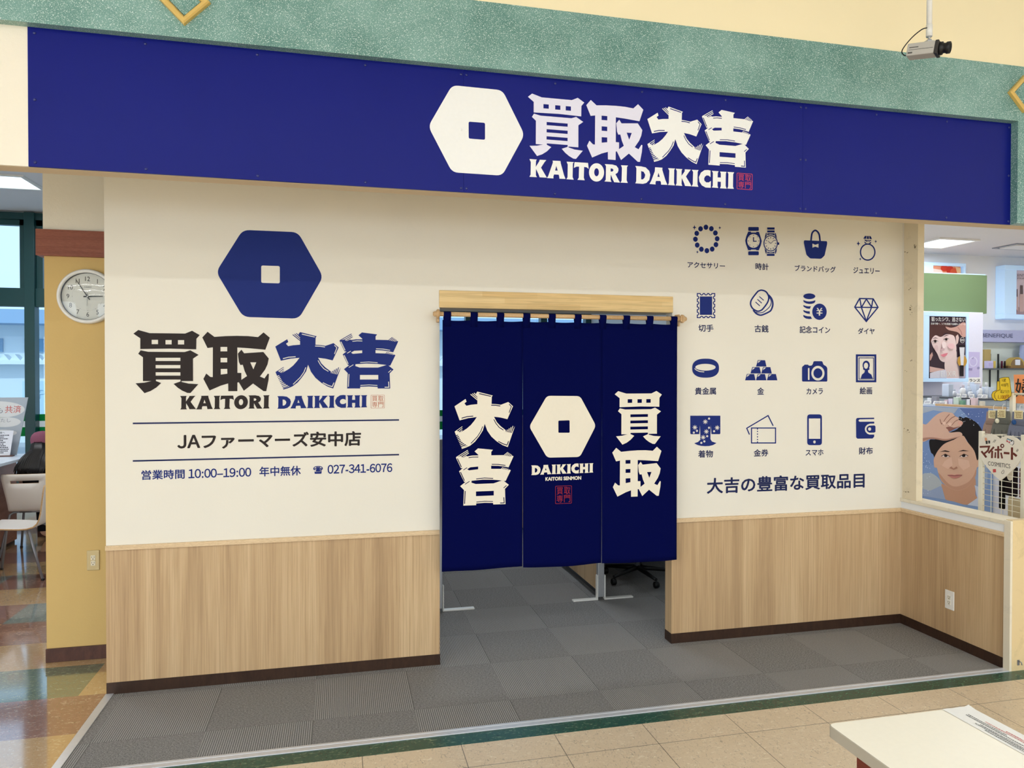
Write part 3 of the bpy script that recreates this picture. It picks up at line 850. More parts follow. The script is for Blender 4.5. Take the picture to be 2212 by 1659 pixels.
cols_px = [(314,77),(556,102),(789,128),(996,280),(1007.5,280),(1199,168),(1386.4,186),(1566.8,202),(1728.5,336),(1739.6,336),(1892.6,235),(2045,250)]
cx = [-1.222]+[float(atY(u, v, YSIGN)[0]) for u, v in cols_px]+[3.668]
for x in cx:
    screw(x, 3.112); screw(x, ZS0+0.018)
for x in (cx[0], cx[9], cx[10], cx[-1]): screw(x, 2.84)
for x in (cx[4], cx[5]): screw(x, 2.855, INK_W)

# ------------------------------------------------------------------ vinyl lettering on the cream wall
YV = -0.0012
lo = thing('wall_logo', 'large blue hexagon logo with square hole above black and blue kanji on the left wall', 'wall decal', (-0.38, 0, 1.9))
hx = roundpoly(WALL([(524.5,496.6),(643.5,501.6),(698,598),(645.5,688.4),(525,684.6),(467,587.5)]), 0.036)
hh = roundpoly(WALL([(564.2,573.5),(604.5,574.8),(604.5,612.2),(564.2,611)]), 0.010)
part('hexagon_emblem', MB().fill([hx, hh], liftY(YV)), INK_BLUE, lo)
part('kanji', filled(W_BUY, liftY(YV)), INK_BLACK, lo); part('kanji', filled(W_TAKE, liftY(YV)), INK_BLACK, lo)
part('kanji', filled(W_BIG, liftY(YV)), INK_BLUE, lo); part('kanji', filled(W_LUCKY, liftY(YV)), INK_BLUE, lo)
part('latin_lettering', filled(fit(S_KAITORI, gbox(S_KAITORI), pxbox(WALL, 389.3, 854, 582.6, 884.2)), liftY(YV)), INK_BLACK, lo, label='black lettering')
part('latin_lettering', filled(fit(S_DAIKICHI, gbox(S_DAIKICHI), pxbox(WALL, 599.1, 853.3, 793.3, 882.2)), liftY(YV)), INK_BLUE, lo, label='blue lettering')
part('seal_mark', seal(MB(), pxbox(WALL, 801, 853, 831, 882), liftY(YV), 0, 0.02), INK_TAN, lo)

nm = thing('wall_lettering', 'black branch name between two thin blue lines on the left wall', 'wall decal', (-0.38, 0, 1.3))
b = MB()
write_even(b, 'JA', pxbox(WALL, 383, 939.4, 432.5, 968.6), liftY(YV), 0.055); part('lettering', write(b, 'ファーマーズ安中店', pxbox(WALL, 435.5, 933.4, 780, 966.6), liftY(YV), 0.055), INK_BLACK, nm)
for (a, c) in (((287,914.5),(862,907.2)), ((287,996.2),(862,981.6))):
    p, q = WALL([a, c]); b = MB(); z = (p[1]+q[1])/2
    b.fill([rect(p[0], z-0.0042, q[0], z+0.0042)], liftY(YV)); part('rule_line', b, INK_NAVY, nm)
hr = thing('wall_lettering', 'blue opening hours and telephone number line at the bottom of the left wall graphics', 'wall decal', (-0.38, 0, 1.1))
for txt, bx in (('営業時間', (305.7,1014.6,399,1035.4)), ('10:00–19:00', (407,1011.6,542.7,1031.4)), ('年中無休', (560.3,1006.8,649.8,1028.2)), ('☎', (676.7,1006.6,697.5,1023.4)), ('027-341-6076', (707.6,1002.4,847.4,1021.6))):
    part('lettering' if txt != '☎' else 'telephone_symbol', (write_even if txt[0] in '10' else write)(MB(), txt, pxbox(WALL, *bx), liftY(YV), 0.07 if txt == '☎' else 0.035), INK_BLUE, hr)
sl = thing('wall_lettering', 'blue slogan of ten characters below the icons on the right wall', 'wall decal', (2.9, 0, 1.0))
part('lettering', write(MB(), '大吉の豊富な買取品目', pxbox(WALL, 1526.7, 1026.6, 1867.5, 1060.4), liftY(YV), 0.045), INK_NAVY, sl)

# ------------------------------------------------------------------ the sixteen item icons
def icon(groups, text, tb, label, over=None, weight=0.036):
    cp = pxbox(WALL, *tb)
    t = thing('wall_icon', label, 'wall icon', ((cp[0]+cp[2])/2, 0, cp[1]), 0, 'blue item icons on the right wall')
    part('pictogram', filled([[WALL(L) for L in g] for g in groups], liftY(YV)), INK_BLUE, t)
    part('caption', write(MB(), text, cp, liftY(YV), weight), INK_NAVY, t)
S = 10.055
def cg(c, groups): return [[c(L) for L in g] for g in groups]
c = crop(1480, 475, S)
beads = [(450,160),(333,195),(568,192),(250,293),(655,285),(222,420),(693,410),(260,548),(667,538),(350,638),(585,635),(470,670)]
icon(cg(c, [[ell(x, y, 50, 56)] for x, y in beads]+[[star(200,165,42,58)], [star(750,172,32,42)], [star(265,700,27,40)]]),
     'アクセサリー', (1485,567,1566,579.5), 'blue ring of twelve beads icon with katakana caption, top left of the icon grid')
wl = [[rrect(1368,155,1598,240,22)], [rrect(1368,683,1598,768,22)],
      [[(1368,255),(1425,255),(1430,275),(1540,275),(1545,258),(1600,260),(1640,380),(1662,460),(1640,560),(1597,662),(1540,660),(1537,645),(1430,645),(1425,660),(1365,658),(1320,530),(1303,450),(1325,360)], ell(1483,458,137,150)]]
wl += [[ell(1483+115*math.cos(PI/4*k), 458+125*math.sin(PI/4*k), 9, 10, 10)] for k in range(8)]
wl += [[L] for L in stroke([(1483,375),(1483,465),(1550,465)], 20)]
wl += [[rect(1780,165,1940,213)], [rect(1780,230,1940,275)], [[(1780,292),(1940,294),(1940,340),(1900,322),(1855,316),(1815,322),(1780,335)]],
       [ell(1855,510,156,176), ell(1855,510,137,157)], [[(1752,280),(1767,285),(1767,352),(1722,405),(1740,330)]], [[(1950,290),(1965,288),(1978,340),(1988,410),(1948,358)]],
       [[(1722,620),(1767,665),(1765,732),(1752,730),(1738,690)]], [[(1950,668),(1990,612),(1980,690),(1965,735),(1950,732)]],
       [[(1778,688),(1815,702),(1855,707),(1900,702),(1937,690),(1937,724),(1778,722)]], [rect(1773,737,1938,783)], [rrect(2003,490,2040,542,12)]]
for k in range(12):
    a = PI/6*k; ca, sa = math.cos(a), math.sin(a)
    wl += [[L] for L in stroke([(1855+96*ca, 510+108*sa), (1855+122*ca, 510+138*sa)], 13)]
wl += [[L] for L in stroke([(1795,460),(1858,512),(1930,440)], 9)]
icon(cg(c, wl), '時計', (1631.7,568.5,1660,583.4), 'blue icon of two wristwatches side by side, second in the top row')
c = crop(1700, 475, S)
icon(cg(c, [[roundpoly([(368,443),(868,463),(872,515),(815,775),(740,846),(500,838),(420,760),(362,490)], 26), [(550,515),(612,541),(683,518),(683,605),(612,582),(550,605)]]]+[[L] for L in stroke(smooth([(520,452),(535,320),(560,262),(612,229),(665,262),(700,330),(715,460)]), 36)]),
     'ブランドバッグ', (1716.4,574,1805,587.5), 'blue handbag icon with a bow, third in the top row')
icon(cg(c, [[[(1690,350),(1728,350),(1718,412),(1655,410)]], [[(1738,350),(1772,352),(1780,415),(1730,413)]], [[(1782,352),(1815,355),(1845,415),(1792,416)]], [[(1665,430),(1725,432),(1742,488)]],
            [[(1738,434),(1780,436),(1752,478)]], [[(1792,436),(1838,437),(1764,490)]], [[(1672,465),(1735,512),(1690,515)]], [[(1830,470),(1815,520),(1768,512)]], [ell(1750,700,170,188), ell(1750,700,143,160)],
            [star(1547,515,40,58)], [star(1925,470,28,40)], [star(1588,852,25,35)]]),
     'ジュエリー', (1843,578,1900,591.5), 'blue diamond ring icon with sparkles, top right of the icon grid')
c = crop(1480, 615, S)
def scallop(x0, y0, x1, y1, nx, ny, r):
    P = []
    def edge(a, b, n, inw):
        P.append(a)
        for k in range(n):
            t = (k+1.0)/(n+1.0) if n < 4 else (k+0.75)/(n+0.5)
            m = (a[0]+(b[0]-a[0])*t, a[1]+(b[1]-a[1])*t)
            d = np.array((b[0]-a[0], b[1]-a[1]), float); d /= np.linalg.norm(d)
            for s, q in ((-1, 0), (-0.75, 0.66), (0, 1), (0.75, 0.66), (1, 0)):
                P.append((m[0]+d[0]*r*s+inw[0]*r*q, m[1]+d[1]*r*s+inw[1]*r*q))
    edge((x0,y0),(x1,y0),nx,(0,1)); edge((x1,y0),(x1,y1),ny,(-1,0)); edge((x1,y1),(x0,y1),nx,(0,-1)); edge((x0,y1),(x0,y0),ny,(1,0))
    return P
icon(cg(c, [stroke(scallop(263,193,641,717,3,4,32), 21, True), [rect(318,255,584,655)]]), '切手', (1508.3,701,1541,716.6), 'blue postage stamp icon with scalloped edge, first in the second row')
icon(cg(c, [stroke(smooth([(1665,120),(1750,150),(1805,230),(1812,310),(1780,400),(1690,520),(1640,560),(1570,575),(1480,530),(1430,460),(1420,390),(1450,310),(1560,165),(1610,130)], 4, True), 32, True)]
        +[[L] for L in stroke(smooth([(1812,222),(1880,310),(1903,430),(1870,540),(1820,590),(1690,650),(1620,660),(1540,625),(1475,550)], 4), 34)]
        +[[L] for L in stroke(smooth([(1812,255),(1862,340),(1862,420),(1820,495),(1735,570),(1670,605),(1590,612),(1530,590)], 4), 17)]
        +[[L] for p in ([(1610,258),(1705,340)],[(1568,318),(1662,400)],[(1525,375),(1620,460)]) for L in stroke(p, 18)]),
     '古銭', (1629.7,702.3,1660,718), 'blue icon of overlapping oval old coins, second in the second row')
c = crop(1700, 615, S)
yen = [(640,505),(672,505),(704,560),(735,505),(767,505),(735,553),(768,553),(768,572),(722,572),(722,605),(768,605),(768,628),(720,628),(720,672),(687,672),(687,628),(640,628),(640,605),(687,605),(687,572),(640,572),(640,553),(672,553)]
icon(cg(c, [[ell(483,252,130,62)], [[(355,330),(380,345),(430,360),(483,365),(540,358),(590,345),(613,335),(612,370),(590,398),(540,415),(480,418),(420,408),(375,385),(355,360)]],
            [[(355,440),(390,458),(450,470),(518,468),(495,525),(430,518),(375,490),(355,470)]], [[(355,548),(390,566),(440,577),(492,578),(495,635),(430,625),(375,598),(355,578)]],
            [[(352,655),(390,672),(450,686),(512,688),(542,740),(480,747),(410,735),(370,710),(352,688)]], [ell(703,588,157,177), yen]]),
     '記念コイン', (1727,704.6,1793,720), 'blue coin stack icon with a yen coin, third in the second row')
icon(cg(c, [stroke([(1575,300),(1870,308),(1975,492),(1720,800),(1470,487)], 27, True)]+[[L] for p in ([(1470,490),(1975,495)],[(1580,305),(1612,490),(1720,790)],[(1865,310),(1835,490),(1720,790)],[(1620,485),(1722,312),(1835,488)]) for L in stroke(p, 26)]),
     'ダイヤ', (1853,708.5,1889,722), 'blue outlined cut diamond icon, last in the second row')
c = crop(1480, 755, S)
bang = [(442+292*abs(math.cos(a))**0.82*(1 if math.cos(a) > 0 else -1), 405+207*abs(math.sin(a))**0.82*(1 if math.sin(a) > 0 else -1)) for a in [2*PI*k/48 for k in range(48)]]
icon(cg(c, [[bang, ell(440,385,220,74)]+stroke([(203,412),(250,452),(320,480),(412,487)], 19)]), '貴金属', (1501,836.8,1546.6,852.5), 'blue thick bangle icon, first in the third row')
bars = []
for dx, dy in ((0,0),(235,0),(473,0),(117,-150),(352,-150),(237,-300)):
    bars.append([[(x+dx, y+dy) for x, y in [(1340,530),(1497,533),(1528,670),(1300,670)]], [(x+dx, y+dy) for x, y in [(1350,542),(1405,542),(1338,598)]]])
icon(cg(c, bars), '金', (1635.6,837,1650.2,852.5), 'blue pyramid of six gold bars icon, second in the third row')
c = crop(1700, 755, S)
icon(cg(c, [[roundpoly([(325,375),(366,345),(378,328),(458,328),(470,350),(530,350),(558,320),(575,253),(765,253),(790,332),(845,358),(874,400),(874,697),(325,696)], 26), rrect(453,400,487,662,16), ell(670,515,143,160), ell(670,515,97,108)]]),
     'カメラ', (1742,838.5,1777.4,852), 'blue camera icon, third in the third row')
icon(cg(c, [[rect(1495,105,1938,712), rect(1537,150,1896,668)], [rect(1555,173,1885,650), rect(1570,190,1870,636)],
            [ell(1718,340,78,98), ell(1714,352,46,66)], [[(1597,632),(1625,545),(1680,500),(1690,455),(1650,430),(1655,400),(1700,425),(1740,425),(1785,400),(1790,432),(1755,455),(1765,500),(1830,545),(1862,632)]]]),
     '絵画', (1857,836,1883.5,851.8), 'blue framed portrait icon, last in the third row')
c = crop(1480, 885, S)
kim = [[(110,130),(763,130),(763,515),(750,532),(570,530),(556,335),(549,530),(548,640),(580,690),(680,725),(600,770),(520,788),(430,792),(340,785),(270,768),(195,730),(280,700),(330,650),(328,530),(320,335),(305,530),(125,532),(110,515)]]
kim += [asterisk(x, y, 54, 20) for x, y in ((437,262),(210,385),(695,392),(460,475),(390,600))]+[ell(x, y, 23, 24, 14) for x, y in ((518,193),(255,460),(187,497),(627,467),(517,392),(478,575),(415,688),(350,720))]
icon(cg(c, [kim]), '着物', (1508,972.3,1540,988.4), 'blue kimono icon with white flowers, first in the bottom row')
icon(cg(c, [stroke([(1440,397),(1962,397),(1962,722),(1440,722)], 24, True)]+[[L] for L in stroke([(1395,540),(1336,402),(1800,128),(1910,350)], 24)]+[[ell(1569, y, 13, 14, 12)] for y in (420,470,530,590,648,700)]),
     '金券', (1628,970.3,1659.5,986), 'blue outlined pair of tickets icon, second in the bottom row')
c = crop(1700, 885, S)
icon(cg(c, [[rrect(437,101,757,770,66), rect(472,190,722,632), ell(595,700,28,32,20)]]), 'スマホ', (1740,970.7,1778.6,984), 'blue mobile phone icon, third in the bottom row')
icon(cg(c, [[[(1497,215),(1510,188),(1535,178),(1890,173),(1893,203),(1575,210),(1548,238),(1575,262),(1893,260),(1893,300),(1800,303),(1740,325),(1700,370),(1688,420),(1700,475),(1740,520),(1790,540),(1893,540),(1890,590),(1855,625),(1530,630),(1500,602)]],
            [[(1785,345),(1900,342),(1920,365),(1920,480),(1895,497),(1785,500),(1740,470),(1722,420),(1740,375)], ell(1793,420,33,37,20)]]),
     '財布', (1855,966,1885,981.6), 'blue wallet icon with clasp, bottom right of the icon grid')
# ------------------------------------------------------------------ curtain rod and split curtain in the opening
YR, ZR, RR = -0.075, 2.066, 0.0135
rd = thing('curtain_rod', 'round beech curtain rod with turned end knobs across the opening', 'curtain rod', (1.3, YR, ZR))
part('pole', MB().tube([(0.548, YR, ZR), (2.075, YR, ZR)], RR, 16), M['rod'], rd)
def finial(x, s):
    b = MB(); b.lathe([(0.0001, 0.034*s), (0.011, 0.032*s), (0.016, 0.022*s), (0.015, 0.013*s), (0.026, 0.010*s), (0.027, 0.0), (0.020, -0.002*s)], 'x', (x, YR, ZR), 20)
    part('finial', b, M['rod'], rd)
finial(0.548, -1); finial(2.075, 1)
for x in (0.549, 2.069):
    b = MB(); b.box(x-0.006, x+0.006, -0.055, 0.0, ZR-0.045, ZR+0.03, 0.003); b.box(x-0.006, x+0.006, YR-0.017, -0.055, ZR-0.019, ZR+0.019, 0.005)
    part('bracket', b, M['rod'], rd)

nr = thing('noren_curtain', 'navy blue split curtain with white kanji and hexagon hanging in the opening', 'curtain', (1.3, YR, 0.57))
ZT = 2.032
def sway(x, z):
    """gentle fullness of the hanging cloth"""
    h = (ZT-z)/1.46
    return YR - 0.004 + (0.007*math.sin(x*9.0+0.6)+0.004*math.sin(x*21.0+1.1))*h*h - 0.010*h*math.sin((x-0.56)*2.1)
def panel(x0, x1, zl, zr, arc, lean):
    """cloth with its own thickness, hem arc and slight lean"""
    nx, nz = 26, 44; b = MB(); V = []
    for side in (0.0010, -0.0010):
        for j in range(nz+1):
            t = j/nz
            for i in range(nx+1):
                s = i/nx
                z1 = zl+(zr-zl)*s-arc*math.sin(PI*s)
                z = ZT+(z1-ZT)*t
                sag = 0.004*abs(math.sin(PI*s*3))*(1-t)**6
                x = x0+(x1-x0)*s+lean*t*t
                V.append((x, sway(x, z)+side, z-sag))
    n = (nx+1)*(nz+1); F = []
    for k in (0, 1):
        for j in range(nz):
            for i in range(nx):
                a = k*n+j*(nx+1)+i; q = [a, a+1, a+nx+2, a+nx+1]
                F.append(q if k else q[::-1])
    ring = [i for i in range(nx+1)]+[j*(nx+1)+nx for j in range(1, nz+1)]+[nz*(nx+1)+i for i in range(nx-1, -1, -1)]+[j*(nx+1) for j in range(nz-1, 0, -1)]
    for a, c in zip(ring, ring[1:]+ring[:1]): F.append([a, c, c+n, a+n])
    b.add(V, F, 0, True)
    return part('cloth_panel', b, M['noren'], nr)
pa = panel(0.570, 1.0480, 0.571, 0.578, 0.006, -0.005)
pb = panel(1.0484, 1.5455, 0.571, 0.565, 0.007, 0.0)
pc = panel(1.5459, 2.043, 0.562, 0.556, 0.002, 0.003)
INK_CLOTH = ink((238, 229, 210), 0.8); INK_CRED = ink((150, 44, 58), 0.8)
def cloth_lift(x, z): return (x, sway(x, z)-0.0026, z)
def cloth_mark(name, groups, panel_o, m=INK_CLOTH):
    b = MB()
    for k, g in enumerate(groups):
        x0, z0, x1, z1 = bbox(g)
        ex = [(x, z) for x in np.arange(x0+0.01, x1, 0.02) for z in np.arange(z0+0.01, z1, 0.03)]
        b.fill(g, (lambda x, z, k=k: (x, sway(x, z)-0.0026-0.00004*k, z)), 0, ex)
    return part(name, b, m, panel_o)
def nfit(G, l, r, t, bt): return fit(G, gbox(G), extremes(NOR, l, r, t, bt))
cloth_mark('kanji', nfit(W_BIG, (982,878), (1112.3,921), (1034,846), (1000,969.9)), pa)
cloth_mark('kanji', nfit(W_LUCKY, (985,987), (1109.2,986), (1034,968.6), (1002,1092.7)), pa)
hx = roundpoly(NOR([(1181.5,855),(1253,855.5),(1287.5,919.5),(1252.5,987),(1181.5,988.5),(1143,921.5)]), 0.022)
hh = roundpoly(NOR([(1206,908.6),(1230.4,907.8),(1230.4,934.8),(1206,934.8)]), 0.006)
cloth_mark('hexagon_emblem', [[hx, hh]], pb)
cloth_mark('latin_lettering', fit(S_DAIKICHI, gbox(S_DAIKICHI), pxbox(NOR, 1147, 1001.8, 1282, 1024)), pb)
b = MB(); write(b, 'KAITORI SENMON', pxbox(NOR, 1177.6, 1029.2, 1255.3, 1037.4), cloth_lift, 0.09); part('latin_lettering', b, INK_CLOTH, pb)
b = MB(); seal(b, pxbox(NOR, 1199, 1049, 1234.6, 1087.8), cloth_lift, 0, 0.025); part('seal_mark', b, INK_CRED, pb)
cloth_mark('kanji', nfit(W_BUY, (1328,850), (1430,852), (1420,844.5), (1345,960.5)), pc)
cloth_mark('kanji', nfit(W_TAKE, (1322.4,1050), (1428.7,975), (1418,965), (1366,1073)), pc)
for u in (965.9, 1023.6, 1080.5, 1137, 1191.9, 1247.7, 1301.5, 1352.6, 1403, 1454.9):
    x = float(atY(u, 695, YR)[0]); w = 0.0215; b = MB()
    V = []; r = RR+0.0018; path = []
    path.append((YR-0.007, ZT-0.038)); path.append((YR-0.0075, ZT+0.004))
    for k in range(9):
        a = PI*k/8; path.append((YR-r*math.cos(a), ZR+r*math.sin(a)))
    path.append((YR+0.004, ZT+0.004)); path.append((YR+0.001, ZT-0.038))
    for (y, z) in path: V += [(x-w, y, z), (x+w, y, z)]
    b.add(V, [[2*i, 2*i+1, 2*i+3, 2*i+2] for i in range(len(path)-1)], 0, True)
    o = part('loop', b, M['noren'], nr)
    md = o.modifiers.new('thickness', 'SOLIDIFY'); md.thickness = 0.0012
# ------------------------------------------------------------------ the bay on the left
def text_lines(mb, x0, x1, z0, z1, n, lift, m, seed=1, short=0.75):
    """rows of tiny printed characters: short dashes, too small to read in the photograph"""
    rnd = random.Random(seed); h = (z1-z0)/n
    for k in range(n):
        z = z1-h*(k+0.5); x = x0+rnd.uniform(0, 0.06)*(x1-x0); e = x0+(x1-x0)*rnd.uniform(short, 1.0)
        while x < e:
            w = rnd.uniform(0.25, 0.9)*h
            mb.add([lift(x, z-h*0.28), lift(x+w, z-h*0.28), lift(x+w, z+h*0.28), lift(x, z+h*0.28)], [[0,1,2,3]], m)
            x += w+h*0.18
    return mb

# wall clock on the mustard column, partly hidden by the front wall
YK = YC; ck = (-1.474, 2.179); RK = 0.162
kc = thing('wall_clock', 'round white wall clock on the mustard column under the reddish band', 'clock', (ck[0], YK, ck[1]))
b = MB(); b.lathe([(RK, -0.002), (RK, -0.030), (RK-0.006, -0.040), (RK-0.016, -0.042), (RK-0.022, -0.032), (RK-0.022, -0.002)], 'y', (ck[0], YK, ck[1]), 64, cap=False); part('rim', b, M['plastic'], kc)
b = MB(); b.lathe([(RK-0.0215, -0.030), (RK-0.0235, -0.030), (RK-0.0235, -0.012), (RK-0.0215, -0.012)], 'y', (ck[0], YK, ck[1]), 64, cap=False); part('inner_ring', b, ink((70, 78, 90), 0.4), kc, label='thin dark ring inside the rim')
b = MB(); b.lathe([(0.0001, -0.014), (RK-0.022, -0.014), (RK-0.022, -0.004)], 'y', (ck[0], YK, ck[1]), 64, smooth=False); part('dial', b, ink((230, 228, 220), 0.5), kc)
b = MB(); lf = liftY(YK-0.0148)
for h in range(1, 13):
    a = PI/6*h; r = 0.106; w = 0.011 if h > 9 else 0.0065; x, z = ck[0]+r*math.sin(a), ck[1]+r*math.cos(a)
    q = glyphs(str(h))[2]; w = 0.0135*0.85*(q[2]-q[0])/(q[3]-q[1]); write(b, str(h), (x-w, z-0.0135, x+w, z+0.0135), lf, 0.0)
for k in range(60):
    a = PI/30*k; x, z = ck[0]+0.083*math.sin(a), ck[1]+0.083*math.cos(a); r = 0.0016 if k % 5 == 0 else 0.0008
    b.fill([ell(x, z, r, r, 8)], lf)
write(b, 'CASIO', (ck[0]-0.019, ck[1]+0.054, ck[0]+0.021, ck[1]+0.0605), lf, 0.02)
part('numerals', b, ink((52, 52, 54), 0.5), kc)
def hand(name, ang, ln, w, back, y):
    s, c2 = math.sin(ang), math.cos(ang)
    P = lambda u, v: (ck[0]+u*s+v*c2, ck[1]+u*c2-v*s)
    b = MB(); b.prism([P(-back, -w), P(ln, -w*0.5), P(ln, w*0.5), P(-back, w)], 'y', y, y-0.001); part(name, b, M['black'], kc)
hand('minute_hand', 2*PI*54.7/60, 0.112, 0.0032, 0.022, YK-0.018)
hand('hour_hand', 2*PI*(2.92/12), 0.082, 0.0042, 0.022, YK-0.0165)
hand('second_hand', 2*PI*30.3/60, 0.055, 0.0008, 0.02, YK-0.0195)
b = MB(); b.lathe([(0.0001, -0.022), (0.004, -0.0215), (0.004, -0.014)], 'y', (ck[0], YK, ck[1]), 12); part('hub', b, M['plastic'], kc)
gl = glass_mat('clock_glass', (250, 252, 252))
b = MB(); b.lathe([(0.0001, -0.0355), (RK*0.35, -0.0348), (RK*0.6, -0.0330), (RK-0.0225, -0.0290)], 'y', (ck[0], YK, ck[1]), 64, cap=False); part('cover_glass', b, gl, kc)

# outlets
def outlet(name, label, c, mtp, mti, axis):
    """duplex outlet: axis 'y' faces the hall, 'x' faces left"""
    t = thing(name, label, 'power outlet', c)
    def B(u0, u1, d0, d1, z0, z1, bev=0.0):
        b = MB()
        if axis == 'y': b.box(c[0]+u0, c[0]+u1, c[1]-d1, c[1]-d0, c[2]+z0, c[2]+z1, bev)
        else: b.box(c[0]-d1, c[0]-d0, c[1]+u0, c[1]+u1, c[2]+z0, c[2]+z1, bev)
        return b
    part('cover_plate', B(-0.035, 0.035, 0.0, 0.007, -0.060, 0.060, 0.004), mtp, t)
    for s in (1, -1):
        part('socket', B(-0.013, 0.013, 0.006, 0.0095, s*0.0165-0.0145, s*0.0165+0.0145, 0.002), mti, t)
        b = MB()
        for u in (-0.006, 0.006):
            q = B(u-0.0011, u+0.0011, 0.009, 0.0098, s*0.0165-0.001, s*0.0165+0.0085); b.add(q.v, q.f)
        q = B(-0.0025, 0.0025, 0.009, 0.0098, s*0.0165-0.010, s*0.0165-0.005); b.add(q.v, q.f)
        part('slots', b, M['black'], t)
    return t
outlet('power_outlet', 'worn metal outlet plate low on the mustard column', (-1.4555, YC, 0.596), mat('worn_plate', (196, 176, 130), 0.35, 0.5, 0.4), ink((232, 222, 196), 0.4), 'y')
outlet('power_outlet', 'white outlet on the oak panelling of the right side wall', (XR-0.004, -0.4245, 0.2865), M['plastic'], ink((236, 230, 214), 0.4), 'x')

# chairs with one-piece bent plywood shells
PLYW = mat('white_laminate', (236, 230, 222), 0.4, 0.5); PLYE = M['rod']
def make_chair(label):
    t = thing('plywood_chair', label, 'chair', (0, 0, 0), 0, 'white plywood chairs in the left bay')
    prof = [(0.235,0.425,0.195),(0.20,0.440,0.198),(0.10,0.437,0.198),(0.0,0.430,0.196),(-0.09,0.424,0.19),(-0.15,0.424,0.180),(-0.195,0.436,0.170),(-0.222,0.462,0.164),(-0.238,0.50,0.163),(-0.252,0.56,0.168),(-0.266,0.64,0.180),(-0.276,0.70,0.188),(-0.281,0.728,0.192),(-0.288,0.765,0.194),(-0.291,0.788,0.186)]
    ws = (-1,-0.86,-0.62,-0.3,0,0.3,0.62,0.86,1); n = len(ws); b = MB(); V = []; F = []
    for (y, z, h) in prof: V += [(h*w, y-0.012*(1-w*w)*(1 if z > 0.5 else 0), z) for w in ws]
    for i in range(len(prof)-1):
        for k in range(n-1):
            if i == 11 and 2 <= k <= 5: continue          # the hand slot
            F.append([i*n+k, i*n+k+1, (i+1)*n+k+1, (i+1)*n+k])
    b.add(V, F, 0, True)
    o = part('shell', b, [PLYW, PLYE], t, True)
    md = o.modifiers.new('thickness', 'SOLIDIFY'); md.thickness = 0.012; md.offset = 0; md.material_offset_rim = 1
    r = 0.0105
    for s in (-1, 1):
        part('front_leg', MB().tube([(s*0.12,0.12,0.424),(s*0.150,0.135,0.420),(s*0.172,0.148,0.400),(s*0.185,0.165,0.30),(s*0.222,0.215,0.002)], r), M['steel'], t, True)
        part('rear_leg', MB().tube([(s*0.10,-0.13,0.415),(s*0.150,-0.15,0.408),(s*0.172,-0.168,0.390),(s*0.185,-0.20,0.28),(s*0.215,-0.285,0.002)], r), M['steel'], t, True)
        part('glide', MB().lathe([(0.013,0),(0.013,0.012),(0.010,0.016)], 'z', (s*0.222,0.215,0), 12).lathe([(0.013,0),(0.013,0.012),(0.010,0.016)], 'z', (s*0.215,-0.285,0), 12), M['black'], t, True)
        part('side_rail', MB().tube([(s*0.12,0.12,0.418),(s*0.10,-0.13,0.409)], r), M['steel'], t, True)
    part('cross_rail', MB().tube([(-0.12,0.12,0.420),(0.12,0.12,0.420)], r).tube([(-0.10,-0.13,0.411),(0.10,-0.13,0.411)], r), M['steel'], t, True)
    return t
chA = make_chair('white plywood chair with a hand slot, the woman in the mauve cap sits on it')
chA.location = (-2.872, 3.63, 0)
chB = dup(chA, (-2.70, 2.72, 0), math.radians(88), 'white plywood chair turned side-on, nearest the mustard column')

# counter with board on it
ct = thing('counter', 'long counter with white top and reddish wood front in the left bay', 'counter', (-3.7, 3.9, 0))
b = MB(); b.box(-4.6, -3.035, 1.2, 4.16, 0.87, 0.90, 0.006); part('worktop', b, ink((226, 236, 246), 0.25), ct)
b = MB(); b.box(-4.5, -3.24, 1.25, 4.12, 0.03, 0.87); part('front_panel', b, m_laminate('counter_front', (150, 100, 84), (164, 114, 96), (178, 128, 110), 2.0, 14.0), ct)
b = MB(); b.box(-4.5, -3.26, 1.25, 4.12, 0.0, 0.03); part('plinth', b, M['dark'], ct)
bx = thing('low_cabinet', 'white low cabinet with brown plinth behind the plywood chairs', 'cabinet', (-2.7, 4.6, 0))
b = MB(); b.box(-3.14, -1.9, 4.32, 4.9, 0.10, 0.62, 0.004); part('body', b, M['plastic'], bx)
b = MB(); b.box(-3.13, -1.9, 4.33, 4.9, 0.0, 0.10); part('plinth', b, M['brownbase'], bx)

YBD = 3.98
def yb(z): return YBD+(z-0.9)*0.12
bd = thing('notice_board', 'grey poster board with handwritten white balloons leaning on the counter', 'board', (-3.5, YBD, 0.90))
zt = 1.482; pbl = [(-3.95, 0.905), (-3.185, 0.905), (-3.105, zt), (-3.95, zt)]
b = MB()
for dy in (0, 0.012): b.add([(x, yb(z)+dy, z) for x, z in pbl], [[0,1,2,3]])
b.add([(x, yb(z)+dy, z) for dy in (0, 0.012) for x, z in pbl], [[i, (i+1) % 4, 4+(i+1) % 4, 4+i] for i in range(4)])
part('sheet', b, ink((176, 184, 192), 0.35), bd)
def bl(k): return lambda x, z: (x, yb(z)-0.001*k, z)
b = MB(); b.fill([ell(-3.38, 1.36, 0.25, 0.085)], bl(1)); b.fill([ell(-3.30, 1.235, 0.14, 0.05)], bl(1)); b.fill([ell(-3.33, 1.125, 0.14, 0.035)], bl(1))
part('balloons', b, ink((224, 224, 222), 0.4), bd)
b = MB(); write(b, 'こども', (-3.50, 1.325, -3.325, 1.385), bl(2), 0.01); part('lettering', b, ink((120, 122, 130), 0.5), bd)
b = MB(); write(b, '共済', (-3.305, 1.325, -3.16, 1.40), bl(2), 0.01); part('lettering', b, ink((206, 110, 104), 0.5), bd, label='red characters')
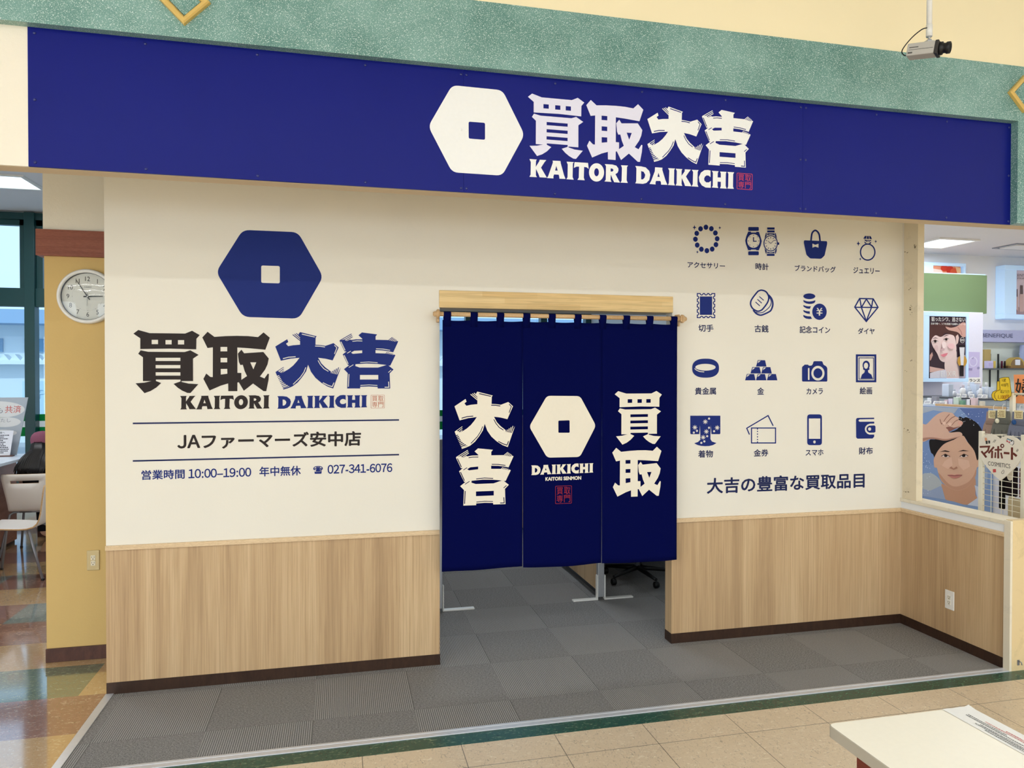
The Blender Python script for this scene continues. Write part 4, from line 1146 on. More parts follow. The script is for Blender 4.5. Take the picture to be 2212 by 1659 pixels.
b = MB(); write(b, 'わたし', (-3.39, 1.235, -3.25, 1.27), bl(2), 0.0); write(b, '115.6%', (-3.41, 1.105, -3.22, 1.145), bl(2), 0.0); part('lettering', b, ink((140, 142, 148), 0.5), bd)
b = MB(); b.fill([[(-3.7, 0.98), (-3.42, 0.98), (-3.40, 1.12), (-3.7, 1.12)]], bl(1)); part('picture', b, ink((110, 70, 90), 0.4), bd)
nt_ = thing('paper_notice', 'white printed notice standing on the counter in front of the grey board', 'notice', (-3.4, 3.9, 0.90))
def nl(k): return lambda x, z: (x, 3.88+(z-0.9)*0.16-0.0008*k, z)
b = MB(); b.fill([[(-3.50, 0.902), (-3.205, 0.902), (-3.185, 1.155), (-3.50, 1.155)]], nl(0)); part('sheet', b, ink((238, 238, 244), 0.5), nt_)
b = MB(); write(b, 'お客様へ', (-3.36, 1.125, -3.26, 1.145), nl(1), 0.01); text_lines(b, -3.47, -3.215, 0.93, 1.118, 11, nl(1), 0, 5); part('lettering', b, ink((70, 70, 78), 0.5), nt_)
b = MB(); b.box(-3.51, -3.18, 3.872, 3.93, 0.9, 0.912, 0.002); part('stand', b, ink((120, 90, 84), 0.4), nt_)

# lamps above the bay and the back room
def ceiling_panel(x, y, w, d, zc, label, power, k):
    t = thing('ceiling_light', label, 'ceiling light', (x, y, zc))
    b = MB()
    for (a0, a1, c0, c1) in ((x-w/2, x+w/2, y-d/2, y-d/2+0.04), (x-w/2, x+w/2, y+d/2-0.04, y+d/2), (x-w/2, x-w/2+0.04, y-d/2+0.04, y+d/2-0.04), (x+w/2-0.04, x+w/2, y-d/2+0.04, y+d/2-0.04)):
        b.box(a0, a1, c0, c1, zc-0.02, zc, 0.002)
    part('frame', b, M['plastic'], t)
    b = MB(); b.box(x-w/2+0.04, x+w/2-0.04, y-d/2+0.04, y+d/2-0.04, zc-0.012, zc-0.004)
    part('diffuser', b, LAMP_COOL, t)
    l = area_lamp('lamp', (0, 0, -0.03), w-0.1, d-0.1, power, (0.95, 0.97, 1.0)); l.parent = t
    return t
LAMP_COOL = mat('cool_lamp', (240, 250, 255), emit=(222, 244, 255), es=3.0)
ceiling_panel(-3.62, 4.83, 0.62, 0.62, BC, 'square ceiling lamp near the windows of the left bay', BACK_LAMP_W, 0)
ceiling_panel(-3.62, 2.2, 0.62, 0.62, BC, 'square ceiling lamp above the plywood chairs in the left bay', BACK_LAMP_W, 1)
ceiling_panel(1.3, 2.3, 1.25, 0.62, BC, 'ceiling lamp over the back room behind the curtain', BACK_LAMP_W*0.7, 2)

# outside, seen through the windows
b = MB(); b.box(-60, 60, 6.7, 60, -0.06, -0.05); struct('ground', b, ink((176, 180, 184), 0.9))
bl_ = thing('warehouse', 'pale blue-white warehouse across the yard outside the windows', 'building', (-5, 17, -0.05))
m_wh = ink((222, 232, 236), 0.7)
b = MB(); b.box(-40, 30, 17, 24, -0.05, 3.0, m=0); part('wall', b, m_wh, bl_)
b = MB(); b.box(-40, 30, 16.2, 24, 3.0, 3.35, m=0); part('roof', b, ink((150, 178, 206), 0.6), bl_)
b = MB()
for k in range(200): b.prism([(-40+k*0.25, 2.08), (-40+k*0.25+0.25, 2.08), (-40+k*0.25+0.125, 2.24)], 'y', 16.7, 17.0)
b.box(-40, 10, 16.6, 17.0, 1.98, 2.08); part('eave', b, ink((226, 234, 238), 0.6), bl_)
for x in (-14.0, -9.4, -8.0, -3.0):
    b = MB(); b.box(x, x+0.9, 16.95, 17.02, 2.3, 2.65); part('window', b, ink((120, 160, 190), 0.2), bl_)
b = MB(); b.box(-8.05, -6.9, 16.95, 17.02, 0.6, 1.55); write(b, 'LPG', (-7.9, 1.1, -7.2, 1.35), liftY(16.93)); part('door', b, ink((196, 222, 236), 0.6), bl_)
tk = thing('parked_truck', 'pale small truck parked in the yard seen through the window', 'truck', (-8.6, 13.4, -0.05))
b = MB(); b.prism([(-10.6,0.35),(-7.3,0.35),(-7.3,0.95),(-8.2,1.0),(-8.55,1.62),(-9.3,1.66),(-9.4,1.0),(-10.6,0.95)], 'y', 13.0, 14.5); part('body', b, ink((196, 220, 236), 0.3), tk)
b = MB(); b.prism([(-8.35,1.06),(-8.62,1.52),(-9.2,1.56),(-9.2,1.06)], 'y', 12.99, 13.0); part('side_window', b, ink((60, 84, 104), 0.2), tk)
for x in (-7.9, -10.0):
    b = MB(); b.lathe([(0.0001,-0.09),(0.2,-0.09),(0.3,-0.06),(0.3,0.06),(0.2,0.09),(0.0001,0.09)], 'y', (x, 13.12, 0.25), 24); part('wheel', b, M['black'], tk)

# ------------------------------------------------------------------ woman with cap, seated with her back to the camera
def skin_mesh(name, nodes, edges, mats, root, sub=2, loc=(0, 0, 0)):
    """one continuous surface grown over a joint graph: nodes name -> (x, y, z, radius_x, radius_y)"""
    keys = list(nodes)
    me = bpy.data.meshes.new(name)
    me.from_pydata([nodes[k][:3] for k in keys], [(keys.index(a), keys.index(c)) for a, c in edges], [])
    o = bpy.data.objects.new(name, me); COL.objects.link(o)
    sk = o.modifiers.new('skin', 'SKIN'); sk.use_smooth_shade = True
    sv = me.skin_vertices[0].data
    for i, k in enumerate(keys):
        r = nodes[k][3:]; sv[i].radius = (r[0], r[-1]); sv[i].use_root = (i == 0)
    ss = o.modifiers.new('sub', 'SUBSURF'); ss.levels = sub; ss.render_levels = sub
    dg = bpy.context.evaluated_depsgraph_get(); dg.update()
    m2 = bpy.data.meshes.new_from_object(o.evaluated_get(dg)); m2.name = name
    bpy.data.objects.remove(o)
    for mm in mats: m2.materials.append(mm)
    for p in m2.polygons: p.use_smooth = True
    o = bpy.data.objects.new(name, m2); COL.objects.link(o)
    o.parent = root; ORG[o.name] = (0, 0, 0)
    return o
wm = thing('person', 'woman in mauve cap and black sleeveless top seated on the white chair, seen from behind', 'person', (-2.880, 3.70, 0.01))
wm.scale = (1.0, 1.0, 0.94)
N = {'pelvis': (0,0.0,0.50,0.15,0.12), 'waist': (0,0.02,0.64,0.115,0.09), 'chest': (0,0.05,0.80,0.135,0.10), 'neck0': (0,0.06,0.93,0.06,0.055), 'neck1': (0,0.075,0.985,0.048,0.05), 'head0': (0,0.09,1.05,0.07,0.085), 'head1': (0,0.085,1.12,0.076,0.092), 'crown': (0,0.08,1.175,0.05,0.06)}
E_ = [('pelvis','waist'),('waist','chest'),('chest','neck0'),('neck0','neck1'),('neck1','head0'),('head0','head1'),('head1','crown')]
for s, t in ((1, 'r'), (-1, 'l')):
    N.update({'sh'+t: (s*0.155,0.055,0.885,0.05), 'el'+t: (s*0.20,0.14,0.66,0.036), 'wr'+t: (s*0.13,0.36,0.64,0.025), 'pa'+t: (s*0.10,0.43,0.63,0.030,0.016),
              'hip'+t: (s*0.09,0.05,0.50,0.085), 'kn'+t: (s*0.11,0.42,0.49,0.06), 'ca'+t: (s*0.11,0.42,0.30,0.05), 'an'+t: (s*0.11,0.40,0.09,0.034), 'to'+t: (s*0.12,0.54,0.03,0.034,0.026)})
    E_ += [('chest','sh'+t),('sh'+t,'el'+t),('el'+t,'wr'+t),('wr'+t,'pa'+t),('pelvis','hip'+t),('hip'+t,'kn'+t),('kn'+t,'ca'+t),('ca'+t,'an'+t),('an'+t,'to'+t)]
    for f, (dx, ln) in enumerate(((-0.024,0.058),(-0.008,0.068),(0.008,0.064),(0.023,0.050))):
        N['f%d%s' % (f, t)] = (s*0.10+dx, 0.43+ln*0.55, 0.628, 0.0085); N['g%d%s' % (f, t)] = (s*0.10+dx*1.1, 0.43+ln, 0.612, 0.0075)
        E_ += [('pa'+t, 'f%d%s' % (f, t)), ('f%d%s' % (f, t), 'g%d%s' % (f, t))]
    N['th'+t] = (s*0.10-s*0.045, 0.425, 0.632, 0.009); E_.append(('pa'+t, 'th'+t))
N['nose'] = (0, 0.192, 1.075, 0.012); E_.append(('head0', 'nose'))
for s, t in ((1, 'r'), (-1, 'l')): N['ear'+t] = (s*0.084, 0.085, 1.08, 0.008, 0.022); E_.append(('head0', 'ear'+t))
skin_mesh('body', N, E_, [M['skin']], wm)
# top: a shell a little outside the torso, open at the arms
b = MB(); rings = [(0.47,0.185,0.155,0.0),(0.56,0.165,0.135,0.01),(0.66,0.145,0.118,0.02),(0.76,0.158,0.125,0.04),(0.84,0.150,0.115,0.05),(0.895,0.105,0.085,0.055),(0.925,0.08,0.07,0.06)]
V = []; n = 28
for (z, rx, ry, yc) in rings:
    V += [(rx*math.cos(2*PI*k/n), yc+ry*math.sin(2*PI*k/n), z) for k in range(n)]
b.add(V, [[i*n+k, i*n+(k+1) % n, (i+1)*n+(k+1) % n, (i+1)*n+k] for i in range(len(rings)-1) for k in range(n)], 0, True)
part('top', b, mat('black_knit', (18, 17, 20), 0.85, 0.2), wm, True)
b = MB()
for s in (1, -1): b.tube([(s*0.09,0.04,0.50),(s*0.115,0.42,0.49),(s*0.118,0.43,0.40),(s*0.115,0.42,0.26),(s*0.113,0.405,0.10)], [0.10,0.078,0.072,0.062,0.05], 14)
part('trousers', b, mat('dark_trousers', (30, 30, 38), 0.85, 0.2), wm, True)
# long hair over the back, falling to her left side
b = MB()
b.ball((0, 0.07, 1.09), 0.092, 0.105, 0.10)
rnd = random.Random(3)
for k in range(90):
    a = -PI*0.95+PI*0.9*k/89.0; r0 = 0.083
    x0, y0 = r0*math.cos(a), 0.07+0.095*math.sin(a)
    spread = x0*1.15+rnd.uniform(-0.02, 0.02)-0.02
    b.tube([(x0*0.9, y0, 1.11), (x0*1.02, y0-0.012, 1.03), (spread, y0*0.4-0.075, 0.95), (spread*1.15-0.015, -0.11, 0.86), (spread*1.1-0.03, -0.125, 0.78+rnd.uniform(-0.03, 0.05))], [0.010, 0.010, 0.011, 0.008, 0.002], 6)
part('hair', b, M['hair'], wm, True)
# baseball cap
b = MB(); V = []; n = 32; prof = [(0.103,1.098),(0.106,1.125),(0.103,1.155),(0.092,1.182),(0.070,1.204),(0.038,1.216),(0.001,1.220)]
for r, z in prof: V += [(r*0.93*math.cos(2*PI*k/n), 0.08+r*1.08*math.sin(2*PI*k/n), z) for k in range(n)]
b.add(V, [[i*n+k, i*n+(k+1) % n, (i+1)*n+(k+1) % n, (i+1)*n+k] for i in range(len(prof)-1) for k in range(n)], 0, True)
cp_ = part('cap', b, M['cap'], wm, True)
b = MB(); V = []
for i, (rr, z) in enumerate(((0.10, 1.102), (0.15, 1.095), (0.185, 1.082))):
    V += [(rr*0.62*math.sin(a)*1.3, 0.08+rr*math.cos(a)*(1.0 if i else 1.05), z-0.012*abs(math.sin(a))) for a in [(-0.9+1.8*k/10) for k in range(11)]]
b.add(V, [[i*11+k, i*11+k+1, (i+1)*11+k+1, (i+1)*11+k] for i in range(2) for k in range(10)], 0, True)
part('brim', b, M['cap'], cp_, True).modifiers.new('thickness', 'SOLIDIFY').thickness = 0.003
b = MB(); b.lathe([(0.0001,1.226),(0.006,1.224),(0.007,1.218)], 'z', (0, 0.08, 0), 10); b.tube([(-0.034,-0.024,1.112),(0,-0.034,1.112),(0.034,-0.024,1.112)], 0.005, 6); part('strap_and_button', b, ink((70, 34, 50), 0.8), cp_, True)
# ------------------------------------------------------------------ the cosmetics shop on the right
def art(name, c, plane, lift_at, layers, root):
    """a printed picture: flat coloured shapes in layers, in crop pixels of the photograph"""
    b = MB(); mats = []; idx = {}
    for k, (rgb, L) in enumerate(layers):
        if rgb not in idx: idx[rgb] = len(mats); mats.append(ink(rgb, 0.35))
        b.fill([plane(c(smooth(q, 4, True) if 7 <= len(q) < 36 else q)) for q in L], lift_at(k), idx[rgb])
    return part(name, b, mats, root)
PALE = mat('lit_frame', (196, 224, 248), 0.4, 0.4, emit=(168, 206, 250), es=0.3)
# ceiling lamps and vent
for (x, y, lab) in ((7.4, 3.47, 'recessed square lamp in the ceiling of the cosmetics shop, seen through the side opening'), (6.0, 1.2, 'recessed square lamp in the cosmetics shop ceiling nearest the speckled fascia')):
    ceiling_panel(x, y, 0.60, 0.60, SCZ, lab, SHOP_LAMP_W, 3)
ceiling_panel(4.5, 1.9, 0.60, 0.60, SCZ, 'added square fill lamp in the cosmetics shop ceiling near the wall to the back room', SHOP_LAMP_W, 3)  # unseen lamp added to brighten the large poster
ceiling_panel(9.3, 1.6, 0.60, 0.60, SCZ, 'recessed square lamp in the cosmetics shop ceiling by the lit bottle poster', SHOP_LAMP_W, 3)
v = thing('ceiling_vent', 'square ceiling vent with grey rim near the lit bottle poster', 'vent', (8.66, 3.46, SCZ))
b = MB()
for (a0, a1, c0, c1) in ((8.37,8.95,3.27,3.30),(8.37,8.95,3.61,3.64),(8.37,8.40,3.30,3.61),(8.92,8.95,3.30,3.61)): b.box(a0, a1, c0, c1, SCZ-0.012, SCZ, 0.002)
part('rim', b, M['steel'], v)
b = MB(); b.box(8.43, 8.89, 3.33, 3.58, SCZ-0.02, SCZ-0.006, 0.002); part('cover', b, M['plastic'], v)

# green fascia and post
gp = thing('green_fascia', 'plain sage green fascia panel with a slim green post in the cosmetics shop', 'fascia panel', (6.1, 2.0, 2.36))
b = MB(); b.box(5.35, 6.575, 2.0, 2.06, 2.362, 2.762, 0.002); part('panel', b, M['green'], gp)
b = MB(); b.box(5.45, 5.83, 2.07, 2.16, 2.78, SCZ, 0.002); part('post', b, ink((112, 116, 62), 0.5), gp)
b = MB(); b.box(5.35, 6.575, 2.02, 2.3, 2.762, 2.775, 0.001); part('top_edge', b, PALE, gp)

# lit picture frame with the portrait
ex = thing('light_box', 'lit poster box with a portrait of a dark-haired woman and white capital letters', 'light box', (5.7, 1.6, 1.65))
b = MB()
for (a0, a1, z0, z1) in ((5.36,5.946,2.284,2.326),(5.36,5.946,1.652,1.686),(5.36,5.489,1.686,2.284),(5.917,5.946,1.686,2.284)): b.box(a0, a1, 1.6, 1.68, z0, z1, 0.002)
part('frame', b, PALE, ex)
b = MB(); b.box(5.37, 5.94, 1.612, 1.8995, 1.66, 2.32); part('backing', b, ink((48, 36, 44), 0.3), ex)
CE = crop(1980, 670, 8.73); PE = onY(1.611)
art('portrait', CE, PE, lambda k: liftY(1.6105-0.0005*k), [
 ((66, 50, 60), [[(242,100),(930,118),(930,1280),(242,1282)]]),
 ((196, 180, 190), [[(730,900),(930,840),(930,1280),(560,1282)]]),
 ((232, 208, 204), [[(540,950),(690,860),(748,770),(760,1000),(800,1282),(560,1284),(530,1130)]]),
 ((84, 54, 52), [[(245,300),(330,255),(560,232),(720,330),(800,450),(780,520),(735,640),(735,520),(640,470),(540,430),(450,510),(350,470),(275,560),(245,640)]]),
 ((236, 210, 208), [[(275,560),(350,474),(450,506),(560,455),(690,478),(728,560),(740,650),(745,760),(700,850),(610,945),(540,978),(480,970),(430,925),(385,820),(320,720),(285,640)]]),
 ((226, 196, 190), [[(735,490),(775,455),(795,520),(775,620),(742,655)]]),
 ((206, 160, 148), [[(540,310),(640,332),(760,302),(860,232),(930,268),(930,480),(860,505),(780,425),(700,398),(590,372)], ]),
 ((176, 126, 118), [q for q in stroke([(770,320),(830,400),(850,470)],14)]),
 ((222, 182, 172), [[(242,1060),(330,1080),(520,1112),(480,1150),(270,1170),(242,1172)]]),
 ((206, 160, 150), [[(242,850),(285,790),(300,850),(262,940),(242,955)]]),
 ((224, 220, 232), [[(244,1185),(400,1142),(540,1122),(562,1282),(244,1282)]]),
 ((250, 240, 240), [smooth([(288,592),(338,566),(390,590),(342,612)], 4, True)]), ((250, 240, 240), [smooth([(498,562),(545,532),(594,548),(548,574)], 4, True)]),
 ((52, 36, 36), [ell(342,590,24,22)]), ((52, 36, 36), [ell(548,553,24,21)]), ((60, 40, 40), [stroke([(284,592),(338,562),(394,588)], 9)[0]]), ((60, 40, 40), [stroke([(494,560),(545,528),(600,546)], 9)[0]]),
 ((226, 194, 194), [ell(360,720,34,60)]), ((240, 196, 200), [ell(640,680,62,52)]), ((246, 224, 222), [ell(500,650,40,70)]),
 ((92, 62, 60), [[(275,545),(340,515),(395,540),(340,530)]]), ((92, 62, 60), [[(470,510),(540,470),(600,470),(545,485)]]),
 ((206, 172, 176), [[(428,755),(470,700),(500,752),(450,775)]]),
 ((222, 130, 144), [[(428,845),(500,822),(572,806),(548,855),(490,888)]]),
 ((204, 156, 70), [ell(840,962,88,112)]),
 ((228, 226, 232), [[(785,700),(885,700),(862,1040),(815,1040)]]), ((40, 32, 36), [[(795,1040),(866,1040),(866,1246),(795,1246)]]), ((40, 32, 36), [[(780,660),(892,660),(890,698),(782,698)]]),
], ex)
b = MB(); lf = liftY(1.5985)
write(b, '狙ったシワ、逃さない。', pxbox(lambda L: PE(CE(L)), 258, 132, 925, 216), lf, 0.02)
write(b, '日本で唯一、シワを改善する純粋レチノール', pxbox(lambda L: PE(CE(L)), 255, 242, 905, 282), lf, 0.02)
part('headline', b, INK_W, ex); b = MB()
write(b, 'ELIXIR', pxbox(lambda L: PE(CE(L)), 437, 1150, 727, 1250), lf, -0.006)
part('brand_lettering', b, INK_W, ex); b = MB()
write(b, 'NEW', pxbox(lambda L: PE(CE(L)), 808, 545, 878, 588), lf, 0.01)
b.fill([PE(CE(ell(842,566,42,54))), PE(CE(ell(842,566,37,48)))], lf)
part('badge', b, INK_W, ex)
# pillar next to it with the lavender leaflet and a handwritten card
pl = thing('pillar', 'lavender white display pillar beside the lit portrait box', 'pillar', (6.25, 1.9, 0))
b = MB(); b.box(5.35, 6.425, 1.9, 2.3, 0, 2.362, 0.003); part('body', b, ink((222, 222, 240), 0.5), pl)
lv = thing('leaflet', 'lavender leaflet with a glass droplet picture on the display pillar', 'poster', (6.26, 1.89, 1.70))
CL = crop(1980, 670, 8.73); PL = onY(1.895)
art('sheet', CL, PL, lambda k: liftY(1.8965-0.0008*k), [((196, 186, 226), [[(975,785),(1195,792),(1188,1268),(975,1268)]]), ((214, 210, 238), [ell(1068,970,82,96), ell(1068,970,62,76)]), ((160, 154, 196), [[(1040,910),(1085,872),(1065,930)]]), ((150, 144, 186), [ell(1165,1090,24,26)])], lv)
b = MB(); text_lines(b, 6.215, 6.30, 1.765, 1.79, 2, liftY(1.892), 0, 9); part('lettering', b, ink((120, 112, 160), 0.5), lv)
cd = thing('handwritten_card', 'white card with three black katakana under the lavender leaflet', 'card', (6.26, 1.88, 1.62))
b = MB(); b.box(6.19, 6.385, 1.884, 1.888, 1.635, 1.695); part('sheet', b, M['paper'], cd)
b = MB(); write(b, 'ランス', pxbox(onY(1.883), 2094, 818.5, 2117, 825), liftY(1.8825), 0.04); part('lettering', b, M['black'], cd)
# red poster behind and bottle poster at right, on the back wall
rp = thing('light_box', 'lit red and orange poster box half hidden behind the green fascia', 'light box', (8.1, 4.15, 2.6))
b = MB()
for (a0, a1, z0, z1) in ((7.75,8.425,3.222,3.265),(7.75,7.887,2.6,3.222),(8.388,8.425,2.6,3.222),(7.75,8.425,2.56,2.6)): b.box(a0, a1, 4.10, 4.2, z0, z1, 0.003)
part('frame', b, PALE, rp)
CR = crop(1960, 460, 7.54); PR = onY(4.12)
art('picture', CR, PR, lambda k: liftY(4.12-0.002*k), [((226, 150, 120), [[(388,850),(866,868),(866,1400),(388,1400)]]), ((236, 214, 206), [[(388,900),(560,930),(620,1100),(388,1200)]]), ((206, 66, 48), [ell(600,900,60,52)]), ((198, 58, 44), [ell(690,930,62,66)]), ((214, 92, 60), [ell(760,960,70,60)]), ((240, 196, 150), [[(725,865),(770,866),(800,980),(860,1000),(860,900)]])], rp)
bp = thing('light_box', 'lit pink poster box with two pump bottles on the far right wall of the shop', 'light box', (9.8, 4.1, 2.5))
b = MB()
for (a0, a1, z0, z1) in ((9.03,10.2,3.20,3.262),(9.03,10.2,2.512,2.575),(9.03,9.235,2.575,3.20),(10.1,10.2,2.575,3.20)): b.box(a0, a1, 4.05, 4.2, z0, z1, 0.004)
part('frame', b, PALE, bp)
CB = crop(2090, 440, 4.607); PB = onY(4.09)
art('picture', CB, PB, lambda k: liftY(4.095-0.0015*k), [((222, 206, 216), [[(395,640),(900,640),(900,1128),(395,1128)]]), ((176, 150, 154), [[(395,930),(470,1000),(560,1060),(900,1060),(900,1128),(395,1128)]]),
 ((206, 176, 172), [[(470,925),(505,925),(505,1075),(470,1075)]]), ((206, 176, 172), [[(518,900),(560,900),(560,1075),(518,1075)]]), ((112, 96, 98), [[(478,850),(498,850),(500,925),(476,925)]]), ((112, 96, 98), [[(524,812),(550,812),(552,900),(522,900)]]),
 ((238, 226, 226), [ell(430,1000,26,30)]), ((150, 122, 126), [ell(455,1070,40,26)])], bp)
b = MB(); write(b, 'CENTURY', pxbox(lambda L: PB(CB(L)), 460, 702, 650, 728), liftY(4.08), 0.0); write(b, 'PRIMA', pxbox(lambda L: PB(CB(L)), 492, 738, 600, 753), liftY(4.08), 0.0); part('lettering', b, ink((120, 110, 116), 0.5), bp)
# shelving unit with the brand band
su = thing('wall_shelf', 'wall shelving with a lilac header band and glass shelves at the back of the shop', 'shelf', (9.3, 4.0, 0.9))
b = MB(); b.box(7.9, 10.4, 3.98, 4.2, 2.178, 2.345, 0.003); part('header_band', b, ink((172, 176, 212), 0.4), su)
b = MB(); write(b, 'BENEFIQUE', pxbox(onY(3.975), 2121, 720.5, 2188, 730.5), liftY(3.975), -0.002); part('lettering', b, ink((84, 88, 120), 0.5), su)
b = MB(); b.box(7.9, 10.4, 4.15, 4.2, 1.2, 2.178, m=0); part('back_board', b, ink((228, 238, 232), 0.5), su)
for z in (1.795, 1.46):
    b = MB(); b.box(7.9, 10.4, 3.9, 4.15, z, z+0.02, 0.002); part('shelf', b, ink((86, 92, 98), 0.3), su)
for x in (8.88, 9.02, 9.55):
    b = MB(); b.box(x, x+0.012, 4.13, 4.15, 1.2, 2.02); part('upright', b, ink((70, 74, 78), 0.3), su)

# items on the back shelf: (pixel column, width m, height m, colour, kind, label)
def box_item(name, label, cat, x, y, z, w, d, h, rgb, group=None, face=None, lid=None):
    t = thing(name, label, cat, (x, y, z), 0, group)
    b = MB(); b.box(x-w/2, x+w/2, y-d/2, y+d/2, z, z+h, 0.002); part('box', b, ink(rgb, 0.35), t)
    if face:
        b = MB(); b.box(x-w*0.36, x+w*0.36, y-d/2-0.0012, y-d/2, z+h*0.25, z+h*0.75); part('face_label', b, ink(face, 0.4), t)
    return t
def bottle_item(label, x, y, z, r, h, rgb, cap_rgb, group):
    t = thing('bottle', label, 'cosmetic bottle', (x, y, z), 0, group)
    b = MB(); b.lathe([(0.0001,0),(r,0),(r,h*0.62),(r*0.8,h*0.70),(r*0.42,h*0.74),(r*0.42,h*0.78)], 'z', (x, y, z), 16); part('body', b, ink(rgb, 0.2), t)
    b = MB(); b.lathe([(r*0.52,h*0.76),(r*0.52,h*0.98),(r*0.45,h),(0.0001,h)], 'z', (x, y, z), 16); part('cap', b, ink(cap_rgb, 0.25), t)
    return t
zb = 1.815; q = lambda u: float(atY(u, 800, 4.0)[0])
box_item('gift_box', 'tall gold gift box on the back shelf beside the display pillar', 'box', q(2132), 4.04, zb, 0.105, 0.10, 0.26, (170, 150, 98))
box_item('gift_box', 'lilac box in front of the tall gold gift box', 'box', q(2129), 3.95, zb, 0.09, 0.06, 0.10, (196, 190, 226), None, (176, 168, 214))
box_item('gift_box', 'small yellow box right of the lilac box', 'box', q(2139.5), 3.96, zb, 0.04, 0.05, 0.10, (200, 178, 96))
for u, rgb, lab in ((2157, (86, 30, 48), 'slim burgundy tube on the back shelf, left of a pair'), (2163.5, (40, 28, 36), 'slim near-black tube on the back shelf, right of a pair')):
    t = thing('lipstick_tube', lab, 'lipstick', (q(u), 3.95, zb)); b = MB(); b.lathe([(0.0001,0),(0.011,0),(0.011,0.055),(0.012,0.056),(0.012,0.10),(0.0001,0.101)], 'z', (q(u), 3.95, zb), 14); part('tube', b, ink(rgb, 0.3), t)
dm = thing('display_stand', 'rounded gold arch display with a small clock face on the back shelf', 'display stand', (q(2188), 3.96, zb))
x = q(2188); b = MB(); b.prism([(x+0.13*math.cos(PI*k/16), zb+0.03+0.125*math.sin(PI*k/16)) for k in range(17)], 'y', 3.93, 4.02); part('arch', b, ink((176, 152, 84), 0.35), dm)
b = MB(); b.box(x-0.14, x+0.15, 3.91, 4.03, zb, zb+0.035, 0.003); part('base', b, ink((128, 100, 62), 0.4), dm)
b = MB(); b.prism([(x-0.01+0.105*math.cos(PI*k/16), zb+0.04+0.095*math.sin(PI*k/16)) for k in range(17)], 'y', 3.925, 3.93); part('inset', b, ink((130, 108, 78), 0.4), dm)
b = MB(); b.box(x-0.045, x+0.03, 3.915, 3.925, zb+0.045, zb+0.12); b.fill([ell(x-0.008, zb+0.083, 0.02, 0.024)], liftY(3.913)); part('picture_tile', b, ink((216, 222, 236), 0.4), dm)
t = thing('cosmetics_tower', 'tall lavender blue product tower at the right end of the back shelf', 'display stand', (q(2212), 3.98, zb))
b = MB(); b.box(q(2207), q(2207)+0.2, 3.9, 4.05, zb, zb+0.33, 0.02); b.box(q(2207)-0.004, q(2207)+0.2, 3.895, 4.05, zb+0.20, zb+0.21, 0.002); part('body', b, ink((178, 192, 232), 0.3), t)

# counter whose front carries the large poster, seen past the window post
XP = 5.0
dc = thing('display_counter', 'cosmetics display counter with a brown wooden edge behind the large poster of a man', 'counter', (5.5, 1.0, 0))
b = MB(); b.box(XP+0.01, 6.2, 0.34, 1.55, 0, 1.452, 0.003); part('body', b, ink((206, 210, 222), 0.4), dc)
b = MB(); b.box(XP+0.0098, XP+0.035, 0.345, 1.02, 1.450, 1.470, 0.003); part('wood_edge', b, M['rod'], dc, label='brown wooden edge')
b = MB(); b.box(XP+0.035, 6.2, 0.34, 1.55, 1.452, 1.464, 0.002); part('glass_top', b, ink((188, 198, 208), 0.15), dc)
b = MB(); b.box(5.19, 5.95, 0.35, 1.55, 1.464, 1.513, 0.003); part('riser', b, ink((196, 202, 204), 0.3), dc)
b = MB(); b.box(5.165, 5.97, 0.345, 1.55, 1.513, 1.525, 0.002); part('shelf', b, ink((76, 78, 84), 0.3), dc)
pm = thing('poster', 'large poster of a black-haired man resting his forearm on his forehead against blue sky', 'poster', (XP, 0.8, 0.55))
b = MB(); b.box(XP-0.003, XP+0.0096, 0.44, 1.165, 0.50, 1.447); part('sheet', b, ink((130, 156, 198), 0.35), pm)
CM = crop(1980, 860, 6.9125); PMn = onX(XP-0.0035)
